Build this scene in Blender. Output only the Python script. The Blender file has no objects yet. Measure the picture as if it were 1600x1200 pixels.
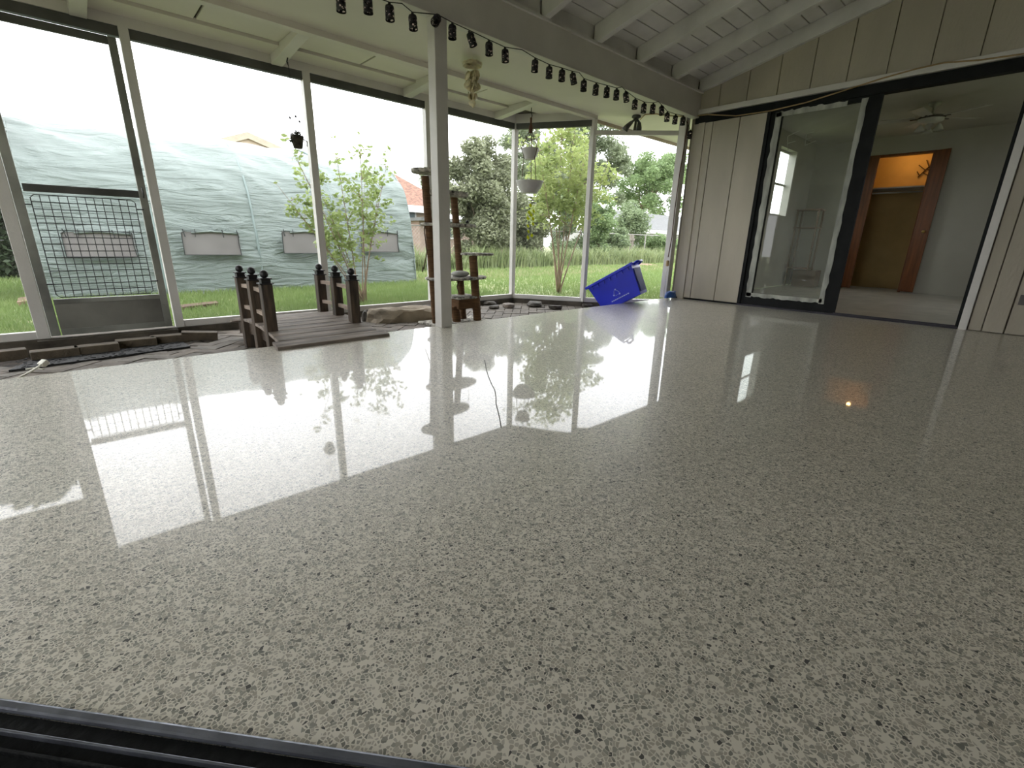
import bpy, bmesh, math, random
import numpy as np
from mathutils import Vector, Matrix, noise
random.seed(7); RNG = np.random.default_rng(7)
C = bpy.context.scene.collection
S = bpy.context.scene
PI = math.pi

# ---------------------------------------------------------------- camera, sky, exposure
YAW, PIT, ROL, FPX, H = 0.8255, -0.3005, 0.0215, 723.4, 0.67
fw = Vector((math.cos(YAW)*math.cos(PIT), math.sin(YAW)*math.cos(PIT), math.sin(PIT)))
rt = fw.cross(Vector((0, 0, 1))).normalized(); up = rt.cross(fw)
rt2 = math.cos(ROL)*rt + math.sin(ROL)*up; up2 = -math.sin(ROL)*rt + math.cos(ROL)*up
cd = bpy.data.cameras.new('camera'); cam = bpy.data.objects.new('camera', cd); C.objects.link(cam)
cam.matrix_world = Matrix(((rt2.x, up2.x, -fw.x, 0), (rt2.y, up2.y, -fw.y, 0), (rt2.z, up2.z, -fw.z, H), (0, 0, 0, 1)))
cd.sensor_fit = 'HORIZONTAL'; cd.sensor_width = 36; cd.lens = 36*FPX/1600; cd.clip_start = 0.02; cd.clip_end = 400
S.camera = cam
def at(px, py, ax, v):
    """world point seen at photograph pixel (px,py) on the plane ax = v"""
    d = rt2*((px-800)/FPX) - up2*((py-600)/FPX) + fw
    i = 'xyz'.index(ax); o = Vector((0, 0, H)); t = (v-o[i])/d[i]
    return o + d*t

W = bpy.data.worlds.new('overcast_sky'); S.world = W; W.use_nodes = True
nt = W.node_tree; bg = nt.nodes['Background']
tc = nt.nodes.new('ShaderNodeTexCoord'); nz = nt.nodes.new('ShaderNodeTexNoise'); nz.inputs['Scale'].default_value = 1.6
nz.inputs['Detail'].default_value = 3
rp = nt.nodes.new('ShaderNodeValToRGB'); rp.color_ramp.elements[0].color = (0.90, 0.93, 0.98, 1); rp.color_ramp.elements[1].color = (1, 1, 1, 1)
nt.links.new(tc.outputs['Generated'], nz.inputs['Vector']); nt.links.new(nz.outputs['Fac'], rp.inputs['Fac'])
nt.links.new(rp.outputs['Color'], bg.inputs['Color']); bg.inputs['Strength'].default_value = 5.2
S.view_settings.view_transform = 'Standard'; S.view_settings.look = 'None'
S.view_settings.exposure = 0.22; S.view_settings.gamma = 1.0; S.view_settings.use_curve_mapping = False
S.cycles.max_bounces = 8; S.cycles.diffuse_bounces = 5; S.cycles.glossy_bounces = 4; S.cycles.transparent_max_bounces = 12
S.cycles.transmission_bounces = 4; S.cycles.caustics_reflective = False; S.cycles.caustics_refractive = False
S.cycles.sample_clamp_indirect = 6.0

# ---------------------------------------------------------------- materials
def nodes(name):
    m = bpy.data.materials.new(name); m.use_nodes = True
    return m, m.node_tree, m.node_tree.nodes['Principled BSDF']
def mat(name, col, rough=0.6, var=0.12, scale=6.0, bump=0.0, bscale=None, metal=0.0, stretch=None, spec=0.5, transl=0.0, col2=None, emis=0):
    m, t, b = nodes(name); L = t.links.new; N = t.nodes.new
    tcn = N('ShaderNodeTexCoord'); mp = N('ShaderNodeMapping'); L(tcn.outputs['Object'], mp.inputs['Vector'])
    if stretch: mp.inputs['Scale'].default_value = stretch
    n = N('ShaderNodeTexNoise'); n.inputs['Scale'].default_value = scale; n.inputs['Detail'].default_value = 5; L(mp.outputs['Vector'], n.inputs['Vector'])
    r = N('ShaderNodeValToRGB'); c2 = col2 if col2 else tuple(c*(1-var*1.6) for c in col)
    r.color_ramp.elements[0].position = 0.3; r.color_ramp.elements[1].position = 0.7
    r.color_ramp.elements[0].color = (*c2, 1); r.color_ramp.elements[1].color = (*(min(1, c*(1+var*(0 if col2 else .5))) for c in col), 1)
    L(n.outputs['Fac'], r.inputs['Fac']); L(r.outputs['Color'], b.inputs['Base Color'])
    b.inputs['Roughness'].default_value = rough; b.inputs['Metallic'].default_value = metal; b.inputs['Specular IOR Level'].default_value = spec
    if bump:
        n2 = N('ShaderNodeTexNoise'); n2.inputs['Scale'].default_value = bscale or scale*5; n2.inputs['Detail'].default_value = 4
        L(mp.outputs['Vector'], n2.inputs['Vector'])
        bp = N('ShaderNodeBump'); bp.inputs['Strength'].default_value = bump; bp.inputs['Distance'].default_value = 0.01
        L(n2.outputs['Fac'], bp.inputs['Height']); L(bp.outputs['Normal'], b.inputs['Normal'])
    if emis:
        b.inputs['Emission Color'].default_value = (*col, 1); b.inputs['Emission Strength'].default_value = emis
    if transl:
        tr = N('ShaderNodeBsdfTranslucent'); L(r.outputs['Color'], tr.inputs['Color'])
        mx = N('ShaderNodeMixShader'); mx.inputs[0].default_value = transl
        L(b.outputs['BSDF'], mx.inputs[1]); L(tr.outputs['BSDF'], mx.inputs[2]); L(mx.outputs['Shader'], t.nodes['Material Output'].inputs['Surface'])
    return m
def leafmat(name, ca, cb, tr=0.35):
    def dull(c): g = sum(c)/3; return tuple((x*.72+g*.28)*.68 for x in c)
    ca, cb = dull(ca), dull(cb)
    m = mat(name, ca, 0.55, col2=cb, scale=1.7, transl=tr, spec=0.3)
    for n in m.node_tree.nodes:
        if n.type == 'TEX_NOISE': n.inputs['Detail'].default_value = 12; n.inputs['Roughness'].default_value = 0.8
    return m
M = {}
M['white'] = mat('white_paint', (0.64, 0.62, 0.585), 0.45, 0.07, 3, 0.15, 60)
M['ceil'] = mat('white_ceiling_paint', (0.70, 0.69, 0.675), 0.55, 0.10, 4, 0.25, 25)
M['soffit'] = mat('soffit_paint', (0.68, 0.645, 0.585), 0.5, 0.06, 1.5, 0.1, 30)
M['beige'] = mat('beige_siding_paint', (0.445, 0.405, 0.325), 0.6, 0.10, 2.5, 0.35, 60, stretch=(1, 1, .3))
M['gap'] = mat('dark_joint', (0.20, 0.18, 0.15), 0.9, 0.2, 4)
M['black'] = mat('black_frame', (0.010, 0.011, 0.011), 0.6, 0.3, 8, 0.1, 40, spec=.15)
M['blackmetal'] = mat('black_tin', (0.012, 0.010, 0.012), 0.5, 0.3, 20)
M['tape'] = mat('masking_residue', (0.42, 0.43, 0.38), 0.7, 0.3, 14, 0.6, 40, stretch=(1, 1, .3))
M['alu'] = mat('weathered_aluminium', (0.33, 0.335, 0.30), 0.5, 0.35, 3, 0.15, 40, metal=0.25)
M['aludark'] = mat('dark_screen_channel', (0.10, 0.10, 0.095), 0.5, 0.25, 4, metal=0.3)
M['doorpanel'] = mat('grey_kick_panel', (0.21, 0.205, 0.18), 0.5, 0.35, 2, 0.1, 30)
M['wire'] = mat('dark_wire', (0.03, 0.03, 0.035), 0.45, 0.1)
M['concrete'] = mat('curb_concrete', (0.10, 0.085, 0.065), 0.9, 0.4, 6, 0.6, 40)
M['soil'] = mat('dark_soil', (0.055, 0.042, 0.032), 0.95, 0.5, 14, 1.0, 60)
M['mat'] = mat('black_rubber_mat', (0.012, 0.012, 0.012), 0.6, 0.5, 60, 1.0, 200)
BR = [mat('paver_brick_%s' % n, c, 0.8, 0.3, 9, 0.6, 60) for n, c in (('rose', (0.175, 0.145, 0.115)), ('brown', (0.14, 0.12, 0.095)), ('grey', (0.16, 0.145, 0.12)))]
M['edgebrick'] = mat('sandy_edging_brick', (0.10, 0.078, 0.052), 0.85, 0.35, 9, 0.7, 60)
M['rock'] = mat('tan_rock', (0.36, 0.30, 0.22), 0.85, 0.35, 5, 0.8, 25)
M['darkrock'] = mat('dark_rock', (0.10, 0.088, 0.075), 0.85, 0.4, 6, 0.8, 30)
M['deck'] = mat('weathered_deck_wood', (0.26, 0.215, 0.18), 0.7, 0.4, 3, 0.5, 20, stretch=(1, 9, 9))
M['postwood'] = mat('dark_post_wood', (0.085, 0.058, 0.037), 0.65, 0.5, 6, 0.5, 30, stretch=(6, 6, .8))
M['rail'] = mat('faded_rail_wood', (0.36, 0.28, 0.22), 0.7, 0.25, 6, 0.3, 30, stretch=(6, 1, 6))
M['sisal'] = mat('sisal_rope', (0.22, 0.115, 0.048), 0.95, 0.3, 8, 1.0, 120, stretch=(1, 1, 12))
M['carpet'] = mat('cat_tree_carpet', (0.56, 0.53, 0.46), 1.0, 0.7, 30, 1.0, 200)
M['cushion'] = mat('grey_cushion', (0.42, 0.42, 0.39), 0.95, 0.12, 12, 0.6, 120)
M['vine'] = mat('dry_vine', (0.10, 0.065, 0.035), 0.9, 0.3)
M['shell'] = mat('capiz_shell', (0.78, 0.70, 0.50), 0.3, 0.18, 30, transl=0.35)
M['pot'] = mat('pale_plastic_pot', (0.50, 0.48, 0.47), 0.5, 0.1, 10, 0.2)
M['darkpot'] = mat('mossy_dark_pot', (0.055, 0.045, 0.03), 0.95, 0.5, 30, 1.0, 60)
M['cord'] = mat('brown_cord', (0.09, 0.035, 0.02), 0.8, 0.2)
M['tancord'] = mat('tan_cord', (0.42, 0.29, 0.14), 0.7, 0.2)
M['whitecord'] = mat('white_cord', (0.75, 0.74, 0.64), 0.6, 0.1)
M['yellow'] = mat('yellow_plastic', (0.62, 0.66, 0.05), 0.4, 0.15, 20, transl=0.5)
M['blue'] = mat('blue_bin_plastic', (0.006, 0.022, 0.62), 0.38, 0.10, 4, 0.05, 50)
M['bluepale'] = mat('side_lit_blue_end', (0.06, 0.08, 0.36), 0.6, 0.2, 4)  # paler blue puts the side light on the bin's end into the colour
M['bluebag'] = mat('blue_tape_roll', (0.02, 0.09, 0.33), 0.5, 0.2, 10)
M['print'] = mat('white_print', (0.42, 0.50, 0.90), 0.5, 0.1)
M['int'] = mat('room_wall_paint', (0.50, 0.49, 0.43), 0.7, 0.05, 2, 0.1, 40)
M['brownwood'] = mat('reddish_brown_wood', (0.22, 0.075, 0.022), 0.45, 0.25, 3, 0.2, 30, stretch=(8, 8, .8))
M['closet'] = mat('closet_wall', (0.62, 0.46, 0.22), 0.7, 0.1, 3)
M['brass'] = mat('brass', (0.7, 0.5, 0.18), 0.3, 0.1, metal=1.0)
M['fan'] = mat('fan_white', (0.55, 0.55, 0.50), 0.35, 0.08)
M['fandark'] = mat('fan_vent_dark', (0.08, 0.07, 0.06), 0.4, 0.2)
M['rackwood'] = mat('rack_wood', (0.23, 0.14, 0.09), 0.6, 0.2)
M['track'] = mat('track_grey_metal', (0.17, 0.18, 0.215), 0.28, 0.3, 10, 0.25, 30, metal=0.5)
M['trackblack'] = mat('track_black', (0.008, 0.009, 0.009), 0.7, 0.4, 12, 0.3, 60, spec=.12)
M['sill_track'] = mat('dull_dark_sill', (0.055, 0.052, 0.062), 0.7, 0.2, 8, spec=.2)
M['lawn'] = mat('lawn_soil_green', (0.17, 0.22, 0.085), 0.95, col2=(0.24, 0.24, 0.12), scale=0.9, bump=0.6, bscale=40)
M['dirt'] = mat('bare_dirt', (0.24, 0.16, 0.105), 0.95, 0.3, 8, 0.6, 40)
M['stucco'] = mat('cream_stucco', (0.36, 0.30, 0.22), 0.9, 0.1, 6, 0.3, 40)
M['whitewall'] = mat('white_house_wall', (0.34, 0.34, 0.33), 0.8, 0.08, 2)
M['pinkblock'] = mat('pinkish_block', (0.28, 0.205, 0.17), 0.9, 0.15, 5, 0.4, 40)
M['roofor'] = mat('orange_brown_shingle', (0.20, 0.105, 0.07), 0.9, 0.35, 8, 0.6, 30)
M['roofgr'] = mat('grey_shingle', (0.125, 0.13, 0.128), 0.9, 0.25, 8, 0.6, 30)
M['fasciaw'] = mat('white_fascia', (0.5, 0.5, 0.48), 0.6, 0.05)
M['eave'] = mat('tan_rake_board', (0.34, 0.30, 0.23), 0.7, 0.1)
M['winglass'] = mat('dark_window_glass', (0.10, 0.13, 0.14), 0.08, 0.2)
M['gate'] = mat('grey_wood_gate', (0.2, 0.175, 0.145), 0.8, 0.3, 4, stretch=(8, 8, 1))
M['mesh'] = mat('fence_wire', (0.28, 0.27, 0.25), 0.5, 0.1, metal=0.6)
M['bark'] = mat('grey_bark', (0.20, 0.15, 0.11), 0.9, 0.3, 8, 0.8, 40)
M['stem'] = mat('smooth_tan_stem', (0.33, 0.24, 0.17), 0.75, 0.2, 8, 0.4, 40)
M['pgwin'] = mat('greenhouse_window_mesh', (0.30, 0.285, 0.28), 0.6, 0.08, 3, transl=0.4)
M['black2'] = mat('black_webbing', (0.03, 0.035, 0.035), 0.8, 0.1)
M['rib'] = mat('rib_green', (0.17, 0.22, 0.21), 0.7, 0.1)  # even green of hoops and frame ties, close to the cover film
M['bulb'] = mat('lit_bulb', (1.0, 0.55, 0.12), 0.5, 0.0, emis=30)
M['grass'] = leafmat('grass_blade', (0.36, 0.50, 0.10), (0.20, 0.36, 0.06), 0.4)
M['drygrass'] = leafmat('dry_grass_blade', (0.60, 0.55, 0.26), (0.42, 0.44, 0.16), 0.4)
M['strap'] = leafmat('strap_leaf', (0.48, 0.55, 0.20), (0.22, 0.34, 0.10), 0.4)
M['crape'] = leafmat('crape_leaf', (0.66, 0.76, 0.16), (0.30, 0.46, 0.09), 0.45)
M['crape2'] = leafmat('crape_leaf_young', (0.55, 0.70, 0.15), (0.30, 0.45, 0.08), 0.4)
M['olive'] = leafmat('olive_leaf', (0.44, 0.48, 0.25), (0.16, 0.20, 0.09), 0.3)
M['greygreen'] = leafmat('oak_leaf', (0.38, 0.46, 0.24), (0.18, 0.25, 0.11), 0.3)
M['fresh'] = leafmat('fresh_leaf', (0.40, 0.56, 0.20), (0.20, 0.36, 0.10), 0.4)
M['dark'] = leafmat('dark_leaf', (0.13, 0.21, 0.09), (0.05, 0.09, 0.035), 0.25)
M['hedge'] = leafmat('hedge_leaf', (0.40, 0.52, 0.24), (0.18, 0.29, 0.10), 0.35)
M['moss'] = leafmat('moss_leaf', (0.09, 0.12, 0.04), (0.04, 0.04, 0.02), 0.2)

def screen_mat():
    m, t, b = nodes('insect_screen'); L = t.links.new; N = t.nodes.new
    b.inputs['Base Color'].default_value = (0.30, 0.30, 0.30, 1); b.inputs['Roughness'].default_value = 0.9
    tr = N('ShaderNodeBsdfTransparent'); mx = N('ShaderNodeMixShader'); mx.inputs[0].default_value = 0.10
    L(tr.outputs[0], mx.inputs[1]); L(b.outputs[0], mx.inputs[2]); L(mx.outputs[0], t.nodes['Material Output'].inputs['Surface'])
    return m
M['screen'] = screen_mat()
def glass_mat(name, haze, tint):
    m, t, b = nodes(name); L = t.links.new; N = t.nodes.new
    t.nodes.remove(b)
    tr = N('ShaderNodeBsdfTransparent'); tr.inputs['Color'].default_value = (*tint, 1)
    gl = N('ShaderNodeBsdfGlossy'); gl.inputs['Roughness'].default_value = 0.02
    lw = N('ShaderNodeLayerWeight'); lw.inputs['Blend'].default_value = 0.5
    pw_ = N('ShaderNodeMath'); pw_.operation = 'POWER'; pw_.inputs[1].default_value = 5.0; L(lw.outputs['Facing'], pw_.inputs[0])
    fr = N('ShaderNodeMath'); fr.operation = 'MULTIPLY_ADD'; fr.inputs[1].default_value = 0.9; fr.inputs[2].default_value = 0.05; L(pw_.outputs[0], fr.inputs[0])
    mx = N('ShaderNodeMixShader'); L(fr.outputs[0], mx.inputs[0]); L(tr.outputs[0], mx.inputs[1]); L(gl.outputs[0], mx.inputs[2])
    df = N('ShaderNodeBsdfDiffuse'); df.inputs['Color'].default_value = (0.42, 0.45, 0.38, 1)
    nzz = N('ShaderNodeTexNoise'); nzz.inputs['Scale'].default_value = 2.5; nzz.inputs['Detail'].default_value = 6
    tcc = N('ShaderNodeTexCoord'); L(tcc.outputs['Object'], nzz.inputs['Vector'])
    ml = N('ShaderNodeMath'); ml.operation = 'MULTIPLY'; ml.inputs[1].default_value = haze*2; L(nzz.outputs['Fac'], ml.inputs[0])
    m2 = N('ShaderNodeMixShader'); L(ml.outputs[0], m2.inputs[0]); L(mx.outputs[0], m2.inputs[1]); L(df.outputs[0], m2.inputs[2])
    L(m2.outputs[0], t.nodes['Material Output'].inputs['Surface'])
    return m
M['doorglass'] = glass_mat('sliding_door_glass', 0.16, (0.86, 0.90, 0.86))
M['paneglass'] = glass_mat('window_glass', 0.02, (0.95, 0.97, 0.95))

def terrazzo(name, polish=True):
    m, t, b = nodes(name); L = t.links.new; N = t.nodes.new
    tcn = N('ShaderNodeTexCoord')
    wn = N('ShaderNodeTexNoise'); wn.inputs['Scale'].default_value = 60; L(tcn.outputs['Object'], wn.inputs['Vector'])
    mv = N('ShaderNodeMix'); mv.data_type = 'VECTOR'; mv.inputs['Factor'].default_value = 0.006
    L(tcn.outputs['Object'], mv.inputs['A']); L(wn.outputs['Color'], mv.inputs['B'])
    def math_(op, a, bb=None):
        n = N('ShaderNodeMath'); n.operation = op
        for i, v in enumerate((a, bb)):
            if v is None: continue
            if isinstance(v, (int, float)): n.inputs[i].default_value = v
            else: L(v, n.inputs[i])
        return n.outputs[0]
    col = None
    big = N('ShaderNodeTexNoise'); big.inputs['Scale'].default_value = 1.3; big.inputs['Detail'].default_value = 5; big.inputs['Roughness'].default_value = 0.65
    L(tcn.outputs['Object'], big.inputs['Vector'])
    base = N('ShaderNodeValToRGB'); base.color_ramp.elements[0].color = (0.67, 0.635, 0.54, 1); base.color_ramp.elements[1].color = (0.79, 0.745, 0.645, 1)
    base.color_ramp.elements[0].position = 0.3; base.color_ramp.elements[1].position = 0.7
    L(big.outputs['Fac'], base.inputs['Fac']); col = base.outputs['Color']
    def layer(col, scale, thr, rnd_keep, ramp):
        v = N('ShaderNodeTexVoronoi'); v.voronoi_dimensions = '2D'; v.inputs['Scale'].default_value = scale; v.feature = 'F1'
        e = N('ShaderNodeTexVoronoi'); e.voronoi_dimensions = '2D'; e.inputs['Scale'].default_value = scale; e.feature = 'DISTANCE_TO_EDGE'
        L(mv.outputs['Result'], v.inputs['Vector']); L(mv.outputs['Result'], e.inputs['Vector'])
        sp = N('ShaderNodeSeparateColor'); L(v.outputs['Color'], sp.inputs[0])
        # edge threshold varies per cell so the chips differ in size
        th = math_('ADD', math_('MULTIPLY', sp.outputs[1], 0.22), thr)
        inside = math_('GREATER_THAN', e.outputs['Distance'], th)
        keep = math_('GREATER_THAN', sp.outputs[0], 1-rnd_keep)
        fac = math_('MULTIPLY', inside, keep)
        r = N('ShaderNodeValToRGB'); r.color_ramp.interpolation = 'CONSTANT'
        while len(r.color_ramp.elements) < len(ramp): r.color_ramp.elements.new(0.5)
        for el, (p, c) in zip(r.color_ramp.elements, ramp): el.position = p; el.color = (*c, 1)
        L(sp.outputs[2], r.inputs['Fac'])
        mx = N('ShaderNodeMix'); mx.data_type = 'RGBA'; L(fac, mx.inputs['Factor']); L(col, mx.inputs['A']); L(r.outputs['Color'], mx.inputs['B'])
        return mx.outputs['Result']
    chips = [(0, (0.33, 0.32, 0.27)), (0.25, (0.42, 0.385, 0.32)), (0.55, (0.48, 0.45, 0.38)), (0.82, (0.22, 0.218, 0.185)), (0.975, (0.09, 0.088, 0.08))]
    col = layer(col, 160, 0.015, 0.85, chips)
    col = layer(col, 105, 0.12, 0.22, [(0, (0.30, 0.29, 0.245)), (0.45, (0.39, 0.36, 0.30)), (0.8, (0.19, 0.19, 0.165)), (0.94, (0.075, 0.075, 0.07))])
    L(col, b.inputs['Base Color'])
    rn = N('ShaderNodeTexNoise'); rn.inputs['Scale'].default_value = 3.0; rn.inputs['Detail'].default_value = 6; L(tcn.outputs['Object'], rn.inputs['Vector'])
    rr = N('ShaderNodeMapRange'); rr.inputs['To Min'].default_value = 0.012 if polish else 0.3; rr.inputs['To Max'].default_value = 0.05 if polish else 0.5
    L(rn.outputs['Fac'], rr.inputs['Value']); L(rr.outputs['Result'], b.inputs['Coat Roughness'])
    b.inputs['Roughness'].default_value = 0.38; b.inputs['Coat Weight'].default_value = 0.72; b.inputs['Coat IOR'].default_value = 1.42
    b.inputs['IOR'].default_value = 1.5; b.inputs['Specular IOR Level'].default_value = 0.36 if polish else 0.4
    bn = N('ShaderNodeTexNoise'); bn.inputs['Scale'].default_value = 2.2; bn.inputs['Detail'].default_value = 2; L(tcn.outputs['Object'], bn.inputs['Vector'])
    bn2 = N('ShaderNodeTexNoise'); bn2.inputs['Scale'].default_value = 140; bn2.inputs['Detail'].default_value = 2; L(tcn.outputs['Object'], bn2.inputs['Vector'])
    hh = math_('ADD', math_('MULTIPLY', bn.outputs['Fac'], 0.5), math_('MULTIPLY', bn2.outputs['Fac'], 0.004))
    bp = N('ShaderNodeBump'); bp.inputs['Strength'].default_value = 0.12; bp.inputs['Distance'].default_value = 0.001
    L(hh, bp.inputs['Height']); L(bp.outputs['Normal'], b.inputs['Normal']); L(bp.outputs['Normal'], b.inputs['Coat Normal'])
    return m
M['terrazzo'] = terrazzo('polished_terrazzo_concrete')
M['roomfloor'] = mat('dusty_room_floor', (0.50, 0.48, 0.42), 0.35, 0.15, 4, 0.1, 30)

def cover_mat():
    m, t, b = nodes('greenhouse_cover_film'); L = t.links.new; N = t.nodes.new
    tcn = N('ShaderNodeTexCoord')
    mp = N('ShaderNodeMapping'); mp.inputs['Scale'].default_value = (0.5, 1, 3.2); mp.inputs['Rotation'].default_value = (0, 0.38, 0); L(tcn.outputs['Object'], mp.inputs['Vector'])
    n = N('ShaderNodeTexNoise'); n.inputs['Scale'].default_value = 2.4; n.inputs['Detail'].default_value = 7; n.inputs['Roughness'].default_value = 0.6; n.inputs['Distortion'].default_value = 1.2
    L(mp.outputs[0], n.inputs['Vector'])
    b.inputs['Base Color'].default_value = (0.178, 0.22, 0.202, 1); b.inputs['Roughness'].default_value = 0.4
    bp = N('ShaderNodeBump'); bp.inputs['Strength'].default_value = 0.9; bp.inputs['Distance'].default_value = 0.08
    L(n.outputs['Fac'], bp.inputs['Height'])
    w = N('ShaderNodeTexWave'); w.inputs['Scale'].default_value = 30; w.bands_direction = 'X'; L(tcn.outputs['Object'], w.inputs['Vector'])
    bp2 = N('ShaderNodeBump'); bp2.inputs['Strength'].default_value = 0.15; bp2.inputs['Distance'].default_value = 0.002
    L(w.outputs['Fac'], bp2.inputs['Height']); L(bp.outputs[0], bp2.inputs['Normal']); L(bp2.outputs[0], b.inputs['Normal'])
    tr = N('ShaderNodeBsdfTranslucent'); tr.inputs['Color'].default_value = (0.18, 0.228, 0.208, 1); L(bp.outputs[0], tr.inputs['Normal'])
    mx = N('ShaderNodeMixShader'); mx.inputs[0].default_value = 0.14; L(b.outputs[0], mx.inputs[1]); L(tr.outputs[0], mx.inputs[2])
    L(mx.outputs[0], t.nodes['Material Output'].inputs['Surface'])
    return m
M['cover'] = cover_mat()
def lantern_mat():
    m, t, b = nodes('punched_tin'); L = t.links.new; N = t.nodes.new
    tcn = N('ShaderNodeTexCoord'); v = N('ShaderNodeTexVoronoi'); v.inputs['Scale'].default_value = 62; L(tcn.outputs['Object'], v.inputs['Vector'])
    lt = N('ShaderNodeMath'); lt.operation = 'LESS_THAN'; lt.inputs[1].default_value = 0.40; L(v.outputs['Distance'], lt.inputs[0])
    b.inputs['Base Color'].default_value = (0.01, 0.008, 0.012, 1); b.inputs['Roughness'].default_value = 0.5
    tr = N('ShaderNodeBsdfTransparent'); tr.inputs['Color'].default_value = (0.95, 0.86, 0.92, 1)
    mx = N('ShaderNodeMixShader'); L(lt.outputs[0], mx.inputs[0]); L(b.outputs[0], mx.inputs[1]); L(tr.outputs[0], mx.inputs[2])
    L(mx.outputs[0], t.nodes['Material Output'].inputs['Surface'])
    return m
M['lantern'] = lantern_mat()

# ---------------------------------------------------------------- mesh helpers
class MB:
    def __init__(s): s.v = []; s.f = []
    def add(s, vs, fs):
        k = len(s.v); s.v += [tuple(v) for v in vs]; s.f += [tuple(i+k for i in f) for f in fs]; return s
    def box(s, a, b):
        (x0, y0, z0), (x1, y1, z1) = a, b
        return s.add([(x0,y0,z0),(x1,y0,z0),(x1,y1,z0),(x0,y1,z0),(x0,y0,z1),(x1,y0,z1),(x1,y1,z1),(x0,y1,z1)],
                     [(0,3,2,1),(4,5,6,7),(0,1,5,4),(1,2,6,5),(2,3,7,6),(3,0,4,7)])
    def bar(s, p, q, w, h, upv=(0, 0, 1)):
        p, q = Vector(p), Vector(q); d = (q-p).normalized(); u = Vector(upv)
        if abs(d.dot(u)) > .99: u = Vector((1, 0, 0))
        a = d.cross(u).normalized()*w/2; c = a.cross(d).normalized()*h/2
        P = [p-a-c, p+a-c, p+a+c, p-a+c, q-a-c, q+a-c, q+a+c, q-a+c]
        return s.add(P, [(0,1,2,3),(7,6,5,4),(1,0,4,5),(2,1,5,6),(3,2,6,7),(0,3,7,4)])
    def tube(s, pts, r, n=8, cap=True):
        pts = [Vector(p) for p in pts]; rr = r if isinstance(r, (list, tuple)) else [r]*len(pts)
        prev = None; rings = []
        for i, p in enumerate(pts):
            d = (pts[min(i+1, len(pts)-1)]-pts[max(i-1, 0)])
            d = d.normalized() if d.length > 1e-9 else Vector((0, 0, 1))
            if prev is None:
                a = d.cross(Vector((0, 0, 1)));  a = a if a.length > 1e-3 else Vector((1, 0, 0)); a.normalize()
            else:
                a = (prev - d*prev.dot(d)); a = a.normalized() if a.length > 1e-6 else Vector((1, 0, 0))
            prev = a; b = d.cross(a)
            rings.append([p + (a*math.cos(2*PI*k/n)+b*math.sin(2*PI*k/n))*rr[i] for k in range(n)])
        vs = [v for R_ in rings for v in R_]; fs = []
        for i in range(len(pts)-1):
            for k in range(n):
                fs.append((i*n+k, i*n+(k+1) % n, (i+1)*n+(k+1) % n, (i+1)*n+k))
        if cap: fs += [tuple(range(n))[::-1], tuple((len(pts)-1)*n+k for k in range(n))]
        return s.add(vs, fs)
    def lathe(s, prof, c=(0, 0, 0), n=16, cap=True):
        vs = [(c[0]+r*math.cos(2*PI*k/n), c[1]+r*math.sin(2*PI*k/n), c[2]+z) for r, z in prof for k in range(n)]
        fs = [(i*n+k, i*n+(k+1) % n, (i+1)*n+(k+1) % n, (i+1)*n+k) for i in range(len(prof)-1) for k in range(n)]
        if cap: fs += [tuple(range(n))[::-1], tuple((len(prof)-1)*n+k for k in range(n))]
        return s.add(vs, fs)
    def prism(s, poly, d):
        """poly: list of 3D points, extruded by the vector d"""
        n = len(poly); d = Vector(d); P = [Vector(p) for p in poly]
        return s.add(P+[p+d for p in P], [tuple(range(n))[::-1], tuple(range(n, 2*n))]+[(i, (i+1) % n, n+(i+1) % n, n+i) for i in range(n)])
    def ball(s, c, r, n=10, sc=(1, 1, 1)):
        prof = [(max(1e-4, r*math.sin(PI*i/n)), -r*math.cos(PI*i/n)) for i in range(n+1)]
        k = len(s.v); s.lathe(prof, (0, 0, 0), n+4, False)
        for i in range(k, len(s.v)):
            v = s.v[i]; s.v[i] = (c[0]+v[0]*sc[0], c[1]+v[1]*sc[1], c[2]+v[2]*sc[2])
        return s
    def build(s, name, m, parent=None, smooth=False, bevel=0):
        me = bpy.data.meshes.new(name); me.from_pydata(s.v, [], s.f); me.update()
        bm = bmesh.new(); bm.from_mesh(me); bmesh.ops.recalc_face_normals(bm, faces=bm.faces); bm.to_mesh(me); bm.free()
        if smooth: me.polygons.foreach_set('use_smooth', [True]*len(me.polygons))
        me.materials.append(m); o = bpy.data.objects.new(name, me); C.objects.link(o)
        if parent: o.parent = parent
        if bevel:
            b = o.modifiers.new('bevel', 'BEVEL'); b.width = bevel; b.segments = 2; b.limit_method = 'ANGLE'
        return o
def npmesh(name, V, F, m, parent=None):
    me = bpy.data.meshes.new(name); nv, nf, k = len(V), len(F), F.shape[1]
    me.vertices.add(nv); me.vertices.foreach_set('co', V.astype(np.float32).ravel())
    me.loops.add(nf*k); me.loops.foreach_set('vertex_index', F.astype(np.int32).ravel())
    me.polygons.add(nf); me.polygons.foreach_set('loop_start', np.arange(nf, dtype=np.int32)*k)
    me.update(calc_edges=True); me.materials.append(m)
    o = bpy.data.objects.new(name, me); C.objects.link(o)
    if parent: o.parent = parent
    return o
def tag(o, label=None, cat=None, group=None, kind=None):
    if label: o['label'] = label
    if cat: o['category'] = cat
    if group: o['group'] = group
    if kind: o['kind'] = kind
    return o
def empty(name, loc=(0, 0, 0), label=None, cat=None, group=None, kind=None, rz=0):
    o = bpy.data.objects.new(name, None); C.objects.link(o); o.location = loc; o.rotation_euler = (0, 0, rz); o.empty_display_size = 0.1
    return tag(o, label, cat, group, kind)
def struct(o, label=None): return tag(o, label, None, None, 'structure')
def keep(o, root):
    """parent o (built in world coordinates) to root placed elsewhere"""
    bpy.context.view_layer.update()
    o.parent = root; o.matrix_parent_inverse = root.matrix_basis.inverted(); return o
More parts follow.
